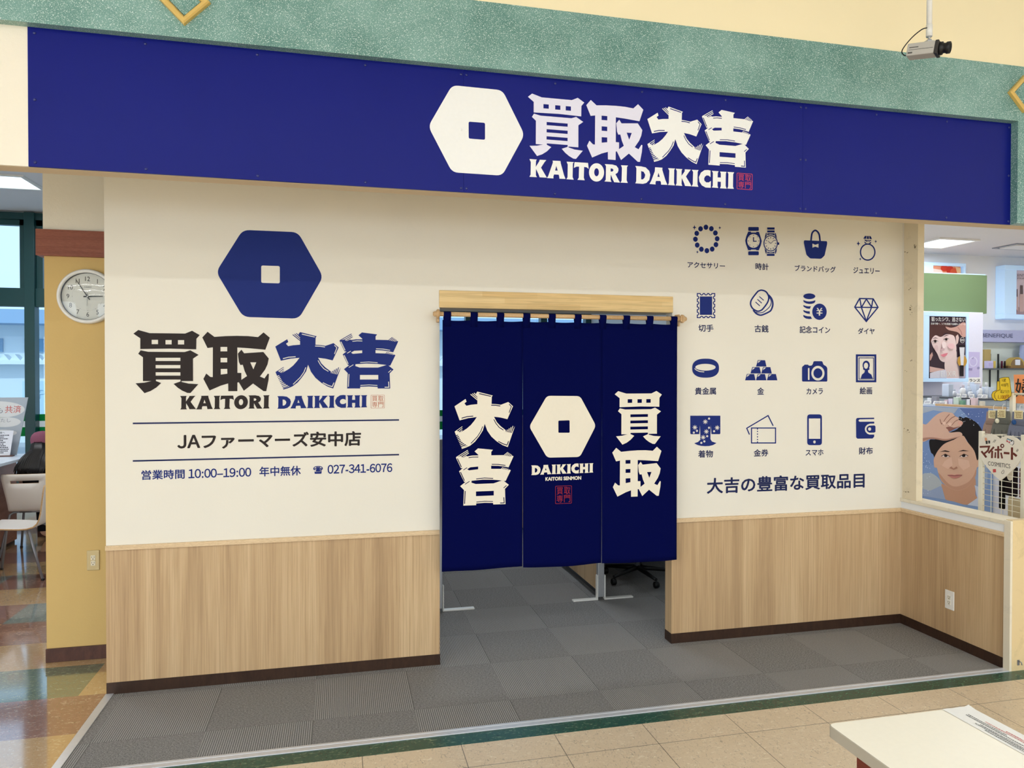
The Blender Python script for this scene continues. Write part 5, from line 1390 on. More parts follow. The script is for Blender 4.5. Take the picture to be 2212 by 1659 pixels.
art('printed_picture', CM, PMn, lambda k: liftX(XP-0.0033-0.00012*k), [
 ((120, 146, 192), [[(85,400),(1070,330),(1070,1000),(85,1000)]]), ((96, 118, 172), [[(640,150),(1070,150),(1070,560),(820,330)]]),
 ((168, 178, 192), [[(85,120),(620,150),(560,230),(250,180),(85,230)]]),
 ((178, 186, 190), [[(85,1150),(160,1120),(240,1130),(330,1200),(385,1300),(330,1380),(85,1350)]]), ((150, 168, 196), [[(860,1050),(1060,1040),(1060,1330),(880,1330)]]),
 ((24, 19, 20), [[(200,620),(300,610),(490,515),(630,440),(632,280),(700,300),(740,285),(860,340),(950,430),(1002,560),(965,640),(940,740),(930,900),(905,930),(860,790),(790,700),(690,560),(560,620),(420,680),(335,765),(295,830),(275,900),(245,840),(215,810),(190,700)]]),
 ((196, 150, 122), [[(375,1280),(480,1330),(600,1375),(720,1350),(872,1190),(880,1440),(905,1490),(760,1592),(560,1545),(430,1510),(392,1400)]]),
 ((214, 172, 146), [[(262,900),(290,835),(335,765),(420,680),(560,620),(690,558),(760,655),(860,785),(905,928),(935,888),(927,1010),(897,1050),(882,1165),(800,1292),(700,1362),(600,1378),(480,1335),(370,1235),(322,1110),(302,1042),(268,1032),(256,940)]]),
 ((196, 150, 124), [[(330,1115),(372,1228),(480,1332),(600,1376),(700,1360),(800,1290),(882,1165),(890,1060),(850,1160),(760,1260),(600,1320),(480,1280)]]),
 ((224, 184, 160), [[(420,940),(520,880),(540,1000),(470,1060),(380,1010)]]), ((224, 184, 160), [[(620,900),(780,930),(800,1020),(700,1080),(630,1000)]]),
 ((152, 168, 198), [[(85,1350),(200,1385),(360,1310),(382,1335),(432,1516),(85,1458)]]), ((196, 206, 224), [[(868,1300),(940,1330),(940,1622),(760,1594),(907,1492)]]),
 ((218, 178, 156), [[(85,402),(150,390),(250,290),(330,230),(400,206),(480,212),(540,226),(580,270),(626,292),(632,325),(682,346),(692,382),(645,432),(560,465),(490,500),(505,515),(640,505),(686,540),(660,570),(560,606),(430,636),(300,616),(200,612),(85,642)]]),
 ((178, 132, 112), [[(85,600),(200,585),(300,592),(430,612),(560,590),(660,570),(560,606),(430,636),(300,616),(200,612),(85,642)]]),
 ((142, 92, 80), [[(440,440),(500,425),(560,440),(650,420),(560,466),(490,500),(470,470)]]),
 ((150, 104, 88), [stroke([(352,320),(380,385),(440,300),(490,245)], 10)[0]]), ((150, 104, 88), [stroke([(400,400),(450,372),(520,300),(575,272)], 9)[0]]), ((150, 104, 88), [stroke([(475,410),(530,400),(575,350),(625,322)], 9)[0]]),
 ((234, 198, 178), [ell(415,375,26,24)]), ((234, 198, 178), [ell(500,390,28,24)]), ((226, 170, 150), [ell(655,378,34,30)]),
 ((52, 36, 30), [[(348,802),(430,778),(502,798),(480,806),(420,798)]]), ((52, 36, 30), [[(618,800),(700,772),(788,792),(700,790)]]),
 ((238, 226, 220), [[(380,868),(435,838),(498,872),(440,884)]]), ((238, 226, 220), [[(652,872),(710,838),(768,864),(712,884)]]),
 ((40, 26, 22), [ell(440,858,26,22)]), ((40, 26, 22), [ell(708,858,26,22)]), ((60, 40, 34), [stroke([(372,868),(432,834),(502,872)], 9)[0]]), ((60, 40, 34), [stroke([(648,872),(710,834),(775,862)], 9)[0]]),
 ((176, 126, 104), [[(492,1045),(520,1020),(558,1052),(600,1020),(618,1045),(560,1070)]]),
 ((196, 128, 118), [[(470,1152),(530,1140),(570,1148),(610,1138),(682,1152),(610,1192),(540,1192)]]), ((120, 70, 64), [stroke([(468,1152),(570,1160),(684,1150)], 8)[0]]),
], pm)
b = MB(); rnd = random.Random(11)
for k in range(60):
    u = rnd.choice([rnd.uniform(640, 1010), rnd.uniform(95, 230)]); w = rnd.uniform(180, 420) if u > 300 else rnd.uniform(700, 1450)
    r = rnd.uniform(2.0, 6.0); b.fill([PMn(CM(ell(u, w, r, r, 8)))], liftX(XP-0.0092))
part('water_drops', b, ink((232, 240, 250), 0.2), pm)

# small goods on the counter, row by row
def spot(u, x): return float(atX(u, 860, x)[1])
tint = {'white':(232,236,242),'grey':(150,150,160),'pink':(222,200,206),'lilac':(214,212,236),'pale green':(198,216,206),'green':(120,164,140),'beige':(214,206,188)}
front = [(2046,'pink','narrow pink carton at the left end of the lower row behind the wooden edge'),(2056,'lilac','lilac carton between two pink and green cartons on the lower row'),(2068,'pale green','pale green carton left of the deeper green one'),(2080,'green','deeper green carton in the middle of the lower row'),
         (2096,'white','white carton right of the deeper green carton'),(2104,'pink','second pink carton, right of the middle of the lower row'),(2122,'beige','beige carton near the post of the wire rack'),(2010,'white','white carton on the lower row close to the window post'),(2021,'grey','grey carton on the lower row beside the window post')]
for k, (u, col, lab) in enumerate(front):
    w = 0.030+0.012*(k % 3); h = 0.040+0.012*((k*7) % 3)
    box_item('cosmetics_box', lab, 'box', 5.085, spot(u, 5.085), 1.4645, 0.03, w, h, tint[col], 'cartons on the cosmetics counter')
whites = [((236,240,248),(206,214,228)), ((226,232,246),(190,200,222)), ((240,242,246),(214,206,220)), ((214,224,240),(236,238,244))]
nth = ['leftmost', 'second from the left', 'third from the left', 'fourth from the left', 'fourth from the right', 'third from the right', 'second from the right', 'rightmost']
for k, u in enumerate((2064, 2072, 2082, 2088, 2098, 2112, 2120, 2126)):
    w = whites[k % 4]; r = 0.015+0.004*(k % 3); h = 0.070+0.02*((k*5) % 4)
    bottle_item('white capped bottle on the raised cosmetics shelf, %s' % nth[k], 5.24+0.03*(k % 2), spot(u, 5.25), 1.5255, r, h, w[0], w[1], 'bottles on the raised cosmetics shelf')
for k, (u, hh) in enumerate(((2047, 0.11), (2092, 0.13), (2106, 0.11), (2134, 0.09))):
    box_item('cosmetics_box', 'pale blue carton behind the white bottles, %s' % ['at the left end', 'tallest of them', 'just right of the tallest', 'at the right end'][k], 'box', 5.36, spot(u, 5.36), 1.5255, 0.05, 0.075, hh, (214, 226, 244), 'cartons on the raised cosmetics shelf')
def price_tag(x, y, z, w, h, lab, k):
    t = thing('price_tag', lab, 'price tag', (x, y, z), 0, 'price tags on the cosmetics counter')
    b = MB(); b.prism([(x-0.010, z), (x+0.010, z), (x+0.006, z+h), (x+0.003, z+h)], 'y', y-w, y+w); part('card', b, M['paper'], t)
    b = MB(); text_lines(b, y-w*0.85, y+w*0.85, z+h*0.15, z+h*0.85, 3, lambda a, c: (x-0.0112+0.013*(c-z)/h, a, c), 0, k); part('lettering', b, ink((110, 116, 140), 0.5), t)
for k, u in enumerate((2071, 2083, 2099, 2117, 2127)):
    price_tag(5.185, spot(u, 5.185), 1.5255, 0.021, 0.030, 'small white price tag at the front of the raised shelf, %s' % ['leftmost', 'second from left', 'middle', 'second from right', 'rightmost'][k], k)
for k, u in enumerate((2004, 2024, 2037)):
    price_tag(5.05, spot(u, 5.05), 1.4645, 0.036, 0.026, 'white price tag on the lower counter row beside the window post, %s' % ['left', 'middle', 'right'][k], 20+k)

# wire rack with socks, gloves and the heart-shaped sign
XG = 4.30
rk = thing('wire_rack', 'white wire grid rack with square posts behind the window sill', 'rack', (XG, -0.3, 0))
WP = ink((236, 230, 210), 0.35)
for y0_, zt_, x0_ in ((-0.135, 1.33, XG), (-0.455, 1.33, XG), (-0.115, 1.59, XG+0.28), (-0.62, 1.59, XG+0.28)):
    b = MB(); b.box(x0_-0.014, x0_+0.014, y0_-0.014, y0_+0.014, 0, zt_, 0.003); part('post', b, WP, rk)
b = MB()
for k in range(34): b.tube([(XG, -0.135, 0.06+k*0.038), (XG, -0.455, 0.06+k*0.038)], 0.0022, 6)
for y_ in (-0.215, -0.295, -0.375): b.tube([(XG-0.003, y_, 0.04), (XG-0.003, y_, 1.32)], 0.0022, 6)
part('wire_grid', b, WP, rk)
b = MB(); b.tube([(XG+0.28, -0.115, 1.585), (XG+0.28, -0.62, 1.585)], 0.008, 8); b.tube([(XG+0.28, -0.10, 1.455), (XG+0.28, -0.62, 1.455)], 0.006, 8)
for z_ in (1.585, 0.1): b.tube([(XG, -0.135, min(z_, 1.3)), (XG+0.28, -0.115, min(z_, 1.3))], 0.006, 8)
part('rail', b, WP, rk)
b = MB()
for k in range(14): b.tube([(XG+0.28, -0.115, 0.25+k*0.085), (XG+0.28, -0.62, 0.25+k*0.085)], 0.002, 6)
part('rear_wires', b, WP, rk)
ht = thing('heart_sign', 'cream heart-shaped board with brown katakana hanging on the wire rack', 'sign', (XG-0.012, -0.3, 1.0))
CH = crop(2100, 930, 9.2143); PH = onX(XG-0.010)
hs = [(140,330),(150,250),(200,150),(280,92),(370,72),(450,88),(520,130),(562,170),(610,130),(680,105),(770,105),(880,145),(970,220),(1020,330),(1025,430),(1000,540),(930,660),(820,780),(700,890),(570,995),(450,890),(340,770),(240,640),(175,520),(145,420)]
pts = PH(CH(hs)); b = MB(); b.prism(pts, 'x', XG-0.016, XG-0.006); part('board', b, ink((240, 232, 216), 0.5), ht)
lx = liftX(XG-0.0168); HW = lambda L: PH(CH(L)); b = MB()
for k, (p, w) in enumerate((([(165,325),(355,318),(330,400),(245,470)],36), ([(200,410),(300,535)],38), ([(450,325),(340,450)],38), ([(415,400),(410,550)],38), ([(465,385),(610,380)],34), ([(535,310),(535,555)],38), ([(480,430),(475,545)],32), ([(590,440),(615,555)],32), ([(645,445),(760,455)],42), ([(810,335),(808,582)],44), ([(830,450),(905,510)],44))):
    for L in stroke(p, w): b.fill([HW(L)], liftX(XG-0.0166-0.00005*k))
b.fill([HW(ell(615,305,40,42)), HW(ell(618,305,18,20))], lx)
part('katakana_lettering', b, ink((112, 56, 46), 0.6), ht)
b = MB(); bx_ = pxbox(HW, 330, 640, 775, 722); write(b, 'COSMETICS', bx_, lx, 0.0)
for p in ([(430,235),(470,180)],[(455,240),(490,185)],[(890,415),(925,365)],[(905,425),(940,380)]):
    for L in stroke(p, 8): b.fill([HW(L)], lx)
for L in stroke([(640,780),(600,830),(610,860),(645,850),(650,790)], 7): b.fill([HW(L)], lx)
part('lettering', b, ink((60, 54, 52), 0.6), ht)
b = MB(); mats_ = [ink((222, 160, 120)), ink((60, 62, 64)), ink((206, 84, 84)), ink((110, 160, 184)), ink((244, 240, 236))]
for L, m_ in (([(268,140),(310,145),(318,205),(275,205)],0), ([(285,205),(328,205),(328,265),(292,268)],1), ([(340,200),(375,200),(375,255),(345,258)],1), ([(690,210),(715,150),(850,205),(850,260),(820,300)],1), ([(697,212),(720,160),(840,210),(840,255),(815,290)],4), (ell(735,175,16,14,14),3), (ell(770,190,16,14,14),3), (ell(803,208,16,14,14),1), (ell(720,212,18,16,14),2), (ell(760,232,18,16,14),2), ([(430,770),(490,765),(495,830),(435,835)],2)):
    z_ = liftX(XG-0.0166-0.0004*m_ if m_ != 4 else XG-0.0172); b.fill([HW(L)], liftX(XG-0.0176-0.0002*(4-m_)) if m_ != 4 and not (m_ == 1 and L[0] == (690,210)) else liftX(XG-0.0170 if m_ == 4 else XG-0.0167), m_)
part('drawings', b, mats_, ht)
# sock-shaped price card and orange sheet
XS = 4.55
sk = thing('price_card', 'yellow sock-shaped handwritten price card above the wire rack', 'price card', (XS, -0.1, 1.53))
CS = crop(2090, 780, 9.2143); PS = onX(XS); PSx = lambda L: PS(CS(L))
back = [(590,405),(650,395),(660,560),(640,620),(600,790),(540,785),(490,730),(480,670),(510,610),(585,580)]
frn = [(650,345),(740,322),(830,322),(850,370),(885,640),(875,700),(780,770),(680,795),(600,785),(555,720),(550,650),(590,600),(660,570)]
for k, (L, m_) in enumerate(((back, (246,206,52)), (frn, (250,212,56)))):
    b = MB(); b.prism(PSx(L), 'x', XS-0.004*k-0.001, XS-0.004*k+0.002, 0); b.fill([PSx(stroke(L, 9, True)[0]), PSx(stroke(L, 9, True)[1])], liftX(XS-0.004*k-0.0016), 1); part('card', b, [ink(m_, 0.5), ink((60, 50, 30), 0.5)], sk)
lx = liftX(XS-0.0062); b = MB(); write(b, '1足', pxbox(PSx, 700, 350, 782, 412), lx, 0.01); write(b, '418円', pxbox(PSx, 685, 442, 822, 512), lx, 0.0); write(b, '3足よりどり', pxbox(PSx, 665, 575, 845, 640), lx, 0.01); part('lettering', b, ink((80, 64, 30), 0.5), sk)
b = MB(); write(b, '1,100円', pxbox(PSx, 625, 670, 842, 768), lx, 0.012); part('lettering', b, ink((170, 84, 30), 0.5), sk, label='orange brown price')
b = MB(); b.tube([(XS+0.004, -0.09, 1.40), (XS+0.004, -0.09, 1.60)], 0.002, 6); part('wire_holder', b, M['steel'], sk)
og = thing('price_card', 'orange paper card with a large black brushed character at the right edge', 'price card', (4.7, -0.1, 1.52))
PO = onX(4.7); oc = PO(CS([(920,270),(1124,262),(1124,842),(950,840)])); y1 = min(p[0] for p in oc)
b = MB(); b.prism([oc[0], (y1-0.16, oc[1][1]), (y1-0.16, oc[2][1]), oc[3]], 'x', 4.699, 4.702); part('sheet', b, ink((250, 164, 108), 0.6), og)
a0, b0, a1, b1 = pxbox(lambda L: PO(CS(L)), 955, 350, 1290, 725); b = MB(); write(b, '婦', (a0, b0, a1, b1), liftX(4.6975), 0.012); part('lettering', b, M['black'], og)
b = MB(); b.tube([(4.706, -0.03, 1.455), (4.706, -0.03, 1.70)], 0.002, 6); part('wire_holder', b, M['steel'], og)
# gloves hanging from the rail
def glove(x, y, z, rgb, label, band=(240, 226, 176), sticker=None):
    t = thing('knit_glove', label, 'glove', (x, y, z), 0, 'gloves on the wire rack')
    P = [(-0.046,0.012),(-0.052,-0.06),(-0.058,-0.085),(-0.060,-0.12)]
    for k, (yc, tip) in enumerate(((-0.046,-0.195),(-0.016,-0.212),(0.016,-0.210),(0.045,-0.190))):
        P += [(yc-0.014,-0.125), (yc-0.013,tip+0.012), (yc-0.006,tip), (yc+0.006,tip), (yc+0.013,tip+0.012), (yc+0.013,-0.125)]
    P += [(0.060,-0.115),(0.074,-0.165),(0.086,-0.170),(0.090,-0.150),(0.074,-0.085),(0.056,-0.055),(0.050,0.012)]
    b = MB(); b.prism(P, 'x', -0.008, 0.010); o = part('knit', b, m_cloth('knit_%d_%d_%d' % rgb, rgb), t, True)
    md = o.modifiers.new('soft', 'BEVEL'); md.width = 0.004; md.segments = 2
    b = MB(); b.box(-0.014, 0.014, -0.058, 0.058, -0.082, -0.052, 0.006); part('cuff_fold', b, m_cloth('cuff_%d_%d_%d' % rgb, tuple(int(c*0.9) for c in rgb)), t, True)
    b = MB(); b.box(-0.0125, -0.0095, -0.032, 0.032, -0.036, 0.022, 0.001); text_lines(b, -0.026, 0.026, -0.03, 0.014, 4, lambda a, c: (-0.0130, a, c), 1, int(abs(y)*1000)); part('paper_tag', b, [ink(band, 0.5), ink((150, 120, 70))], t, True)
    b = MB(); b.tube([(0, 0, 0.0), (0, 0, 0.05), (0.01, 0, 0.06), (0.02, 0, 0.055)], 0.0018, 6); part('hook', b, M['plastic'], t, True)
    if sticker:
        b = MB(); b.lathe([(0.0001,-0.0165),(0.017,-0.0165),(0.017,-0.0145)], 'x', (0, 0.030, -0.060), 20); part('round_sticker', b, ink(sticker, 0.4), t, True)
    return t
_gy = lambda u, x: float(atX(u, 905, x)[1])
glove(4.585, _gy(2146, 4.585), 1.44, (164, 138, 124), 'brown-pink knitted glove hanging leftmost on the wire rack')
glove(4.545, _gy(2166, 4.545), 1.452, (112, 112, 104), 'grey-green knitted glove with a round cream sticker on the wire rack', sticker=(240, 234, 206))
glove(4.52, _gy(2203, 4.52), 1.452, (120, 124, 142), 'blue-grey knitted glove with a round blue sticker at the right of the rack', sticker=(40, 84, 140))
# goods hung lower behind the grid
def pouch(name, label, cat, y, z, w, h, rgb, band=None, x=4.40):
    t = thing(name, label, cat, (x, y, z))
    b = MB(); b.box(x-0.012, x+0.012, y-w/2, y+w/2, z, z+h, 0.010, seg=3); part('body', b, m_cloth('cloth_%d_%d_%d' % rgb, rgb), t)
    if band:
        b = MB(); b.prism([(y+w*0.28*math.cos(PI+PI*k/10), z+h*0.74+h*0.22*math.sin(PI+PI*k/10)) for k in range(11)]+[(y+w*0.28, z+h*0.98), (y-w*0.28, z+h*0.98)], 'x', x-0.015, x-0.0125); part('header_card', b, ink(band, 0.5), t)
    b = MB(); b.tube([(x, y, z+h), (x-0.01, y, z+h+0.03), (x-0.03, y, z+h+0.03)], 0.002, 6); part('hook', b, M['plastic'], t)
pouch('sock_pack', 'black sock pack with a cream rounded header card behind the wire grid', 'socks', -0.275, 0.90, 0.085, 0.20, (34, 26, 28), (236, 226, 204))
pouch('sock_pack', 'maroon sock pack with an ochre header card behind the wire grid', 'socks', -0.375, 0.90, 0.075, 0.20, (96, 54, 62), (186, 134, 66))
pouch('sock_pack', 'dark patterned sock pack hanging at the left behind the wire grid', 'socks', -0.205, 0.80, 0.04, 0.28, (30, 26, 24))
pouch('slipper_pack', 'beige fleece slippers at the bottom behind the wire grid', 'slippers', -0.35, 0.72, 0.19, 0.17, (196, 180, 146))
pouch('slipper_pack', 'white fluffy slippers under the heart sign behind the wire grid', 'slippers', -0.405, 1.11, 0.11, 0.07, (236, 234, 228))
# ------------------------------------------------------------------ behind the curtain
def partition(x, y0, y1, h, label, feet):
    t = thing('partition_screen', label, 'partition', (x, y0, 0))
    b = MB(); b.box(x-0.016, x+0.016, y0+0.03, y1, 0.06, h, 0.002); part('panel', b, M['wain'], t)
    b = MB(); b.box(x-0.018, x+0.018, y0+0.03, y1, 0.035, 0.06, 0.002); part('bottom_rail', b, M['black'], t)
    b = MB(); b.box(x-0.026, x+0.026, y0-0.012, y0+0.03, 0.02, h, 0.006); part('end_post', b, M['alu'], t)
    for (a, c) in feet:
        b = MB(); b.box(a, c, y0-0.02, y0+0.022, 0.0, 0.013, 0.005)
        xe = x+0.03 if c > x+0.1 else x-0.03
        xe = max(min(xe, max(a, c)), min(a, c)); s = 0.005
        b.box(xe-s, xe+s, y0-0.018, y0+0.020, 0.0, 0.19, 0.004); part('foot_bracket', b, M['plastic'], t)
    return t
partition(0.685, 0.96, 3.2, 1.25, 'grey-edged partition screen just inside the left side of the opening', [(0.712, 0.945)])
partition(1.925, 0.96, 3.6, 1.25, 'oak partition screen with grey end post and white feet inside the opening', [(1.70, 1.90), (1.952, 2.185)])
dk = thing('shade_standin_desk', 'added black desk standing in for the deep shade behind the oak partition', 'desk', (2.9, 2.0, 0))  # black desk added to give the enclosed corner its darkness
b = MB(); b.box(1.98, 3.6, 1.6, 2.3, 0.68, 0.71, 0.004); part('desktop', b, M['black'], dk)
b = MB(); b.box(1.99, 3.6, 2.05, 2.09, 0.02, 0.68); part('modesty_panel', b, M['black'], dk)
for x in (2.02, 3.55):
    b = MB(); b.box(x-0.02, x+0.02, 1.62, 2.28, 0, 0.68, 0.003); part('side_panel', b, M['black'], dk)
oc_ = thing('office_chair', 'black swivel office chair at the desk behind the oak partition', 'chair', (2.42, 1.42, 0))
cx_, cy_ = 2.42, 1.42
b = MB(); b.box(cx_-0.24, cx_+0.24, cy_-0.24, cy_+0.22, 0.42, 0.50, 0.03, seg=3); part('seat', b, M['black'], oc_)
b = MB(); b.box(cx_-0.22, cx_+0.22, cy_-0.28, cy_-0.23, 0.58, 1.0, 0.02, seg=3); b.tube([(cx_, cy_-0.18, 0.44), (cx_, cy_-0.27, 0.48), (cx_, cy_-0.27, 0.65)], 0.018, 8); part('backrest', b, M['black'], oc_)
b = MB(); b.tube([(cx_, cy_, 0.09), (cx_, cy_, 0.43)], 0.024, 12); part('gas_lift', b, M['steel'], oc_)
for k in range(5):
    a = 2*PI*k/5+3.6; ex_, ey_ = cx_+0.29*math.cos(a), cy_+0.29*math.sin(a)
    b = MB(); b.tube([(cx_, cy_, 0.10), (cx_+0.15*math.cos(a), cy_+0.15*math.sin(a), 0.085), (ex_, ey_, 0.068)], [0.022, 0.018, 0.013], 8); part('base_arm', b, M['black'], oc_)
    b = MB(); b.lathe([(0.0001,-0.02),(0.022,-0.02),(0.027,-0.012),(0.027,0.012),(0.022,0.02),(0.0001,0.02)], 'x', (ex_, ey_, 0.028), 14); b.tube([(ex_, ey_, 0.03), (ex_, ey_, 0.07)], 0.006, 8); part('caster', b, M['black'], oc_)

# ------------------------------------------------------------------ table with sheets in the front right corner
TZ = 0.70
p0 = atZ(1792, 1564, TZ); p1 = atZ(2096, 1531.5, TZ)
tx0, ty1 = float(p0[0])-0.006, float(p0[1])+0.004; tx1 = float(p1[0])+0.012; ty0 = ty1-1.2
TBR = m_laminate('table_leg_wood', (96, 34, 24), (110, 42, 30), (124, 52, 38), 1.0, 30.0)
tb = thing('table', 'white-topped table with rounded corners and reddish brown legs in the front right corner', 'table', ((tx0+tx1)/2, (ty0+ty1)/2, 0))
b = MB(); op = roundpoly(rect(tx0, ty0, tx1, ty1), 0.022, 8); b.prism(op, 'z', TZ-0.033, TZ-0.0022, 1)
ip = roundpoly(rect(tx0+0.0025, ty0+0.0025, tx1-0.0025, ty1-0.0025), 0.020, 8); n = len(op)
b.add([(p[0], p[1], TZ-0.0022) for p in op]+[(p[0], p[1], TZ) for p in ip], [[i, (i+1) % n, n+(i+1) % n, n+i] for i in range(n)], 1); b.fill([ip], lambda a, c: (a, c, TZ), 0)
part('tabletop', b, [ink((250, 244, 228), 0.35), ink((176, 168, 152), 0.45)], tb)
for (x0_, x1_, y0_, y1_) in ((tx0+0.035, tx0+0.085, ty1-0.30, ty1-0.08), (tx1-0.085, tx1-0.035, ty1-0.30, ty1-0.08), (tx0+0.035, tx0+0.085, ty0+0.08, ty0+0.30), (tx1-0.085, tx1-0.035, ty0+0.08, ty0+0.30)):
    b = MB(); b.box(x0_, x1_, y0_, y1_, 0, TZ-0.033, 0.004); part('leg', b, TBR, tb)
b = MB(); b.box(tx0+0.05, tx1-0.05, ty1-0.30, ty1-0.27, 0.10, TZ-0.05, 0.003); b.box(tx0+0.05, tx0+0.07, ty0+0.2, ty1-0.2, TZ-0.11, TZ-0.034, 0.002); part('apron', b, TBR, tb)
sh = thing('paper_sheet', 'white printed sheet with black and red lines taped along the right edge of the table', 'paper', (tx1-0.05, ty1-0.3, TZ))
b = MB(); sx0_, sx1_ = tx1-0.098, tx1-0.002
nx_, ny_ = 6, 24; V = []
for i in range(nx_+1):
    for j in range(ny_+1):
        x = sx0_+(sx1_-sx0_)*i/nx_; y = ty1-0.002-0.62*j/ny_
        V.append((x, y, TZ+0.0012+0.0008*math.sin(i*2.1+j*0.9)*(1 if 0 < i < nx_ else 0)+(0.004 if i == nx_ and j == 0 else 0)))
b.add(V, [[i*(ny_+1)+j, i*(ny_+1)+j+1, (i+1)*(ny_+1)+j+1, (i+1)*(ny_+1)+j] for i in range(nx_) for j in range(ny_)], 0, True)
part('sheet', b, M['paper'], sh)
b = MB()
for k, (dx, l0, l1, m_) in enumerate(((0.020, 0.10, 0.56, 0), (0.027, 0.11, 0.60, 0), (0.038, 0.05, 0.60, 0), (0.046, 0.05, 0.18, 0), (0.056, 0.10, 0.60, 1), (0.064, 0.16, 0.50, 1), (0.012, 0.14, 0.50, 0))):
    rnd = random.Random(k); y = ty1-l0
    while y > ty1-l1:
        w = rnd.uniform(0.003, 0.008); h = 0.0028
        b.add([(sx0_+dx-h/2, y, TZ+0.0028), (sx0_+dx+h/2, y, TZ+0.0028), (sx0_+dx+h/2, y-w, TZ+0.0028), (sx0_+dx-h/2, y-w, TZ+0.0028)], [[0,1,2,3]], m_); y -= w+0.0014
part('lettering', b, [ink((50, 50, 56), 0.5), ink((196, 60, 60), 0.5)], sh)

# ------------------------------------------------------------------ security camera hanging from the hall ceiling
YSC = -1.30
sc_ = thing('security_camera', 'grey box security camera on a white ceiling pole in front of the speckled fascia', 'security camera', (2.755, YSC, 3.28))
px_ = float(atY(2007.5, 40, YSC)[0])
b = MB(); b.tube([(px_, YSC, 3.352), (px_, YSC, HC)], 0.0122, 16); b.tube([(px_, YSC, 3.345), (px_, YSC, 3.40)], 0.0142, 16); part('pole', b, M['plastic'], sc_)
b = MB(); b.lathe([(0.011,0),(0.011,0.012),(0.004,0.014),(0.004,0.022),(0.013,0.024),(0.013,0.034)], 'z', (px_, YSC, 3.318), 16); b.box(px_-0.026, px_+0.020, YSC-0.02, YSC+0.02, 3.300, 3.320, 0.003); part('swivel', b, M['alu'], sc_)
# body: a box pointing right and towards the viewer, tilted down a little
d = Vector((0.57, -0.80, -0.16)).normalized(); w_ = Vector((0, 0, 1)).cross(d).normalized(); up = d.cross(w_)
o_ = Vector((2.768, YSC-0.05, 3.266))-d*0.048
def oriented(x0, x1, y0, y1, z0, z1, bev, m=0):
    b = MB(); b.box(x0, x1, y0, y1, z0, z1, bev, m); b.v = [tuple(o_+d*v[0]+w_*v[1]+up*v[2]) for v in b.v]; return b
part('body', oriented(-0.085, 0.035, -0.035, 0.035, -0.029, 0.029, 0.004), ink((188, 184, 176), 0.4), sc_)
part('front_bezel', oriented(0.035, 0.050, -0.037, 0.037, -0.031, 0.031, 0.003), ink((60, 58, 56), 0.4), sc_)
b = MB(); b.lathe([(0.030,0.048),(0.030,0.062),(0.023,0.066),(0.023,0.076),(0.027,0.080),(0.027,0.094),(0.022,0.096),(0.019,0.088),(0.0001,0.086)], 'x', (0, 0, 0), 24); b.v = [tuple(o_+d*v[0]+w_*v[1]+up*v[2]) for v in b.v]; part('lens', b, M['black'], sc_)
b = MB()
for (a0, a1, c0, c1) in ((-0.075, -0.035, 0.006, 0.010), (-0.075, 0.03, -0.004, -0.002), (-0.078, -0.058, -0.020, -0.013)): b.add([(a0, -0.0356, c0), (a1, -0.0356, c0), (a1, -0.0356, c1), (a0, -0.0356, c1)], [[0,1,2,3]])
b.v = [tuple(o_+d*v[0]+w_*v[1]+up*v[2]) for v in b.v]; part('markings', b, ink((90, 88, 84), 0.4), sc_)
bk = o_-d*0.085
b = MB(); b.tube(smooth([(px_-0.012, YSC, 3.385), (px_-0.045, YSC, 3.372), (px_-0.085, YSC+0.02, 3.335), (px_-0.108, YSC+0.05, 3.29), tuple(bk-d*0.02+Vector((0, 0, -0.012))), tuple(bk+Vector((0, 0, -0.014)))], 5), 0.0026, 8); part('cable', b, M['black'], sc_)

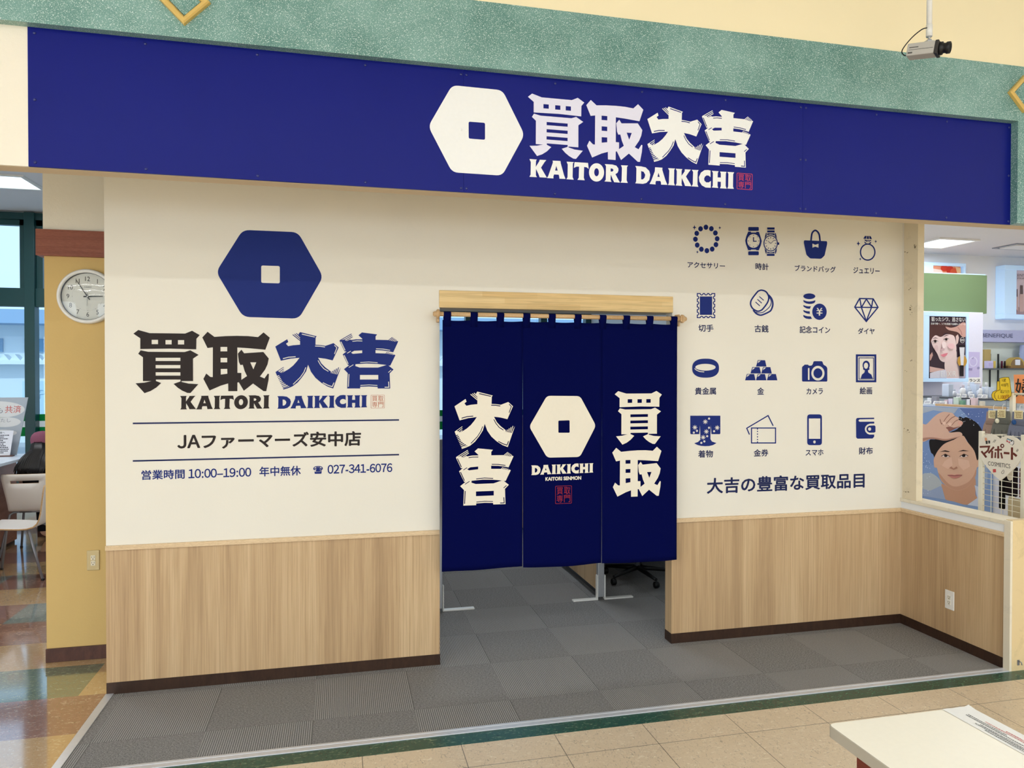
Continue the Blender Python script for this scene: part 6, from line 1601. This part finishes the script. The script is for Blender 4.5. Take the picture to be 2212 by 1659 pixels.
# ------------------------------------------------------------------ gold diamond mouldings on the fascia
def diamond(cx, cz, R, label):
    t = thing('diamond_moulding', label, 'wall ornament', (cx, YTEAL, cz-R), 0, 'gold diamond mouldings on the fascia')
    w = 0.030; prof = [(0.0, 0.0), (0.002, 0.016), (0.008, 0.022), (0.020, 0.020), (0.026, 0.012), (w, 0.0)]
    b = MB(); V = []; n = len(prof)
    for k in range(4):
        a = PI/2*k; s, c2 = math.cos(a), math.sin(a)
        for (q, h) in prof: r = R-q*math.sqrt(2); V.append((cx+r*s, YTEAL-h, cz+r*c2))
    b.add(V, [[k*n+i, ((k+1) % 4)*n+i, ((k+1) % 4)*n+i+1, k*n+i+1] for k in range(4) for i in range(n-1)])
    part('frame', b, M['gold'], t)
    r = R-w*math.sqrt(2); b = MB(); b.prism([(cx+r, cz), (cx, cz+r), (cx-r, cz), (cx, cz-r)], 'y', YTEAL-0.006, YTEAL); part('inlay', b, M['terr'], t)
    return t
diamond(-0.642, 3.290, 0.106, 'gold diamond moulding on the speckled fascia above the left part of the sign')
diamond(3.712, 3.286, 0.106, 'gold diamond moulding on the speckled fascia at the right end of the sign')

# a small steel stop on the low wall and old marks on the corner post
st = thing('door_stop', 'small bent steel catch low on the scuffed end wall', 'door catch', (3.835, YE-0.03, 0.07))
x, z = [float(q) for q in (atY(2200, 1432, YE-0.035)[0], atY(2200, 1432, YE-0.035)[2])]
b = MB(); b.box(x-0.004, x+0.010, YE-0.034, YE-0.030, z-0.015, z+0.016, 0.001); part('plate', b, M['steel'], st)
b = MB(); b.tube([(x+0.002, YE-0.033, z+0.012), (x+0.002, YE-0.052, z+0.008), (x+0.004, YE-0.054, z-0.006)], 0.003, 8); part('catch', b, M['steel'], st)
sm = thing('adhesive_marks', 'brown glue remnants and screw holes on the cream corner post', 'stain', (XR, -0.06, 1.0))
b = MB(); rnd = random.Random(5); lx = liftX(XR-0.0046); P_ = onX(XR-0.0045); cc_ = []
for (u, v, n, su, sv) in ((1977, 532, 9, 3, 5), (1968, 668, 14, 4, 9), (1960, 928, 12, 6, 8), (1958, 545, 3, 6, 2), (1958, 1062, 5, 6, 3), (1965, 780, 3, 10, 3), (1965, 625, 3, 6, 3), (1958, 800, 2, 2, 2)):
    for k in range(n):
        uu, vv = u+rnd.gauss(0, su*0.5), v+rnd.gauss(0, sv*0.5); r = rnd.uniform(0.4, 1.5)
        b.fill([P_([(uu+r*math.cos(a)*rnd.uniform(0.5, 1.3), vv+r*math.sin(a)*rnd.uniform(0.5, 1.2)) for a in [2*PI*j/7 for j in range(7)]])], lx)
part('marks', b, ink((126, 112, 88), 0.7), sm)
bpy.context.view_layer.update()
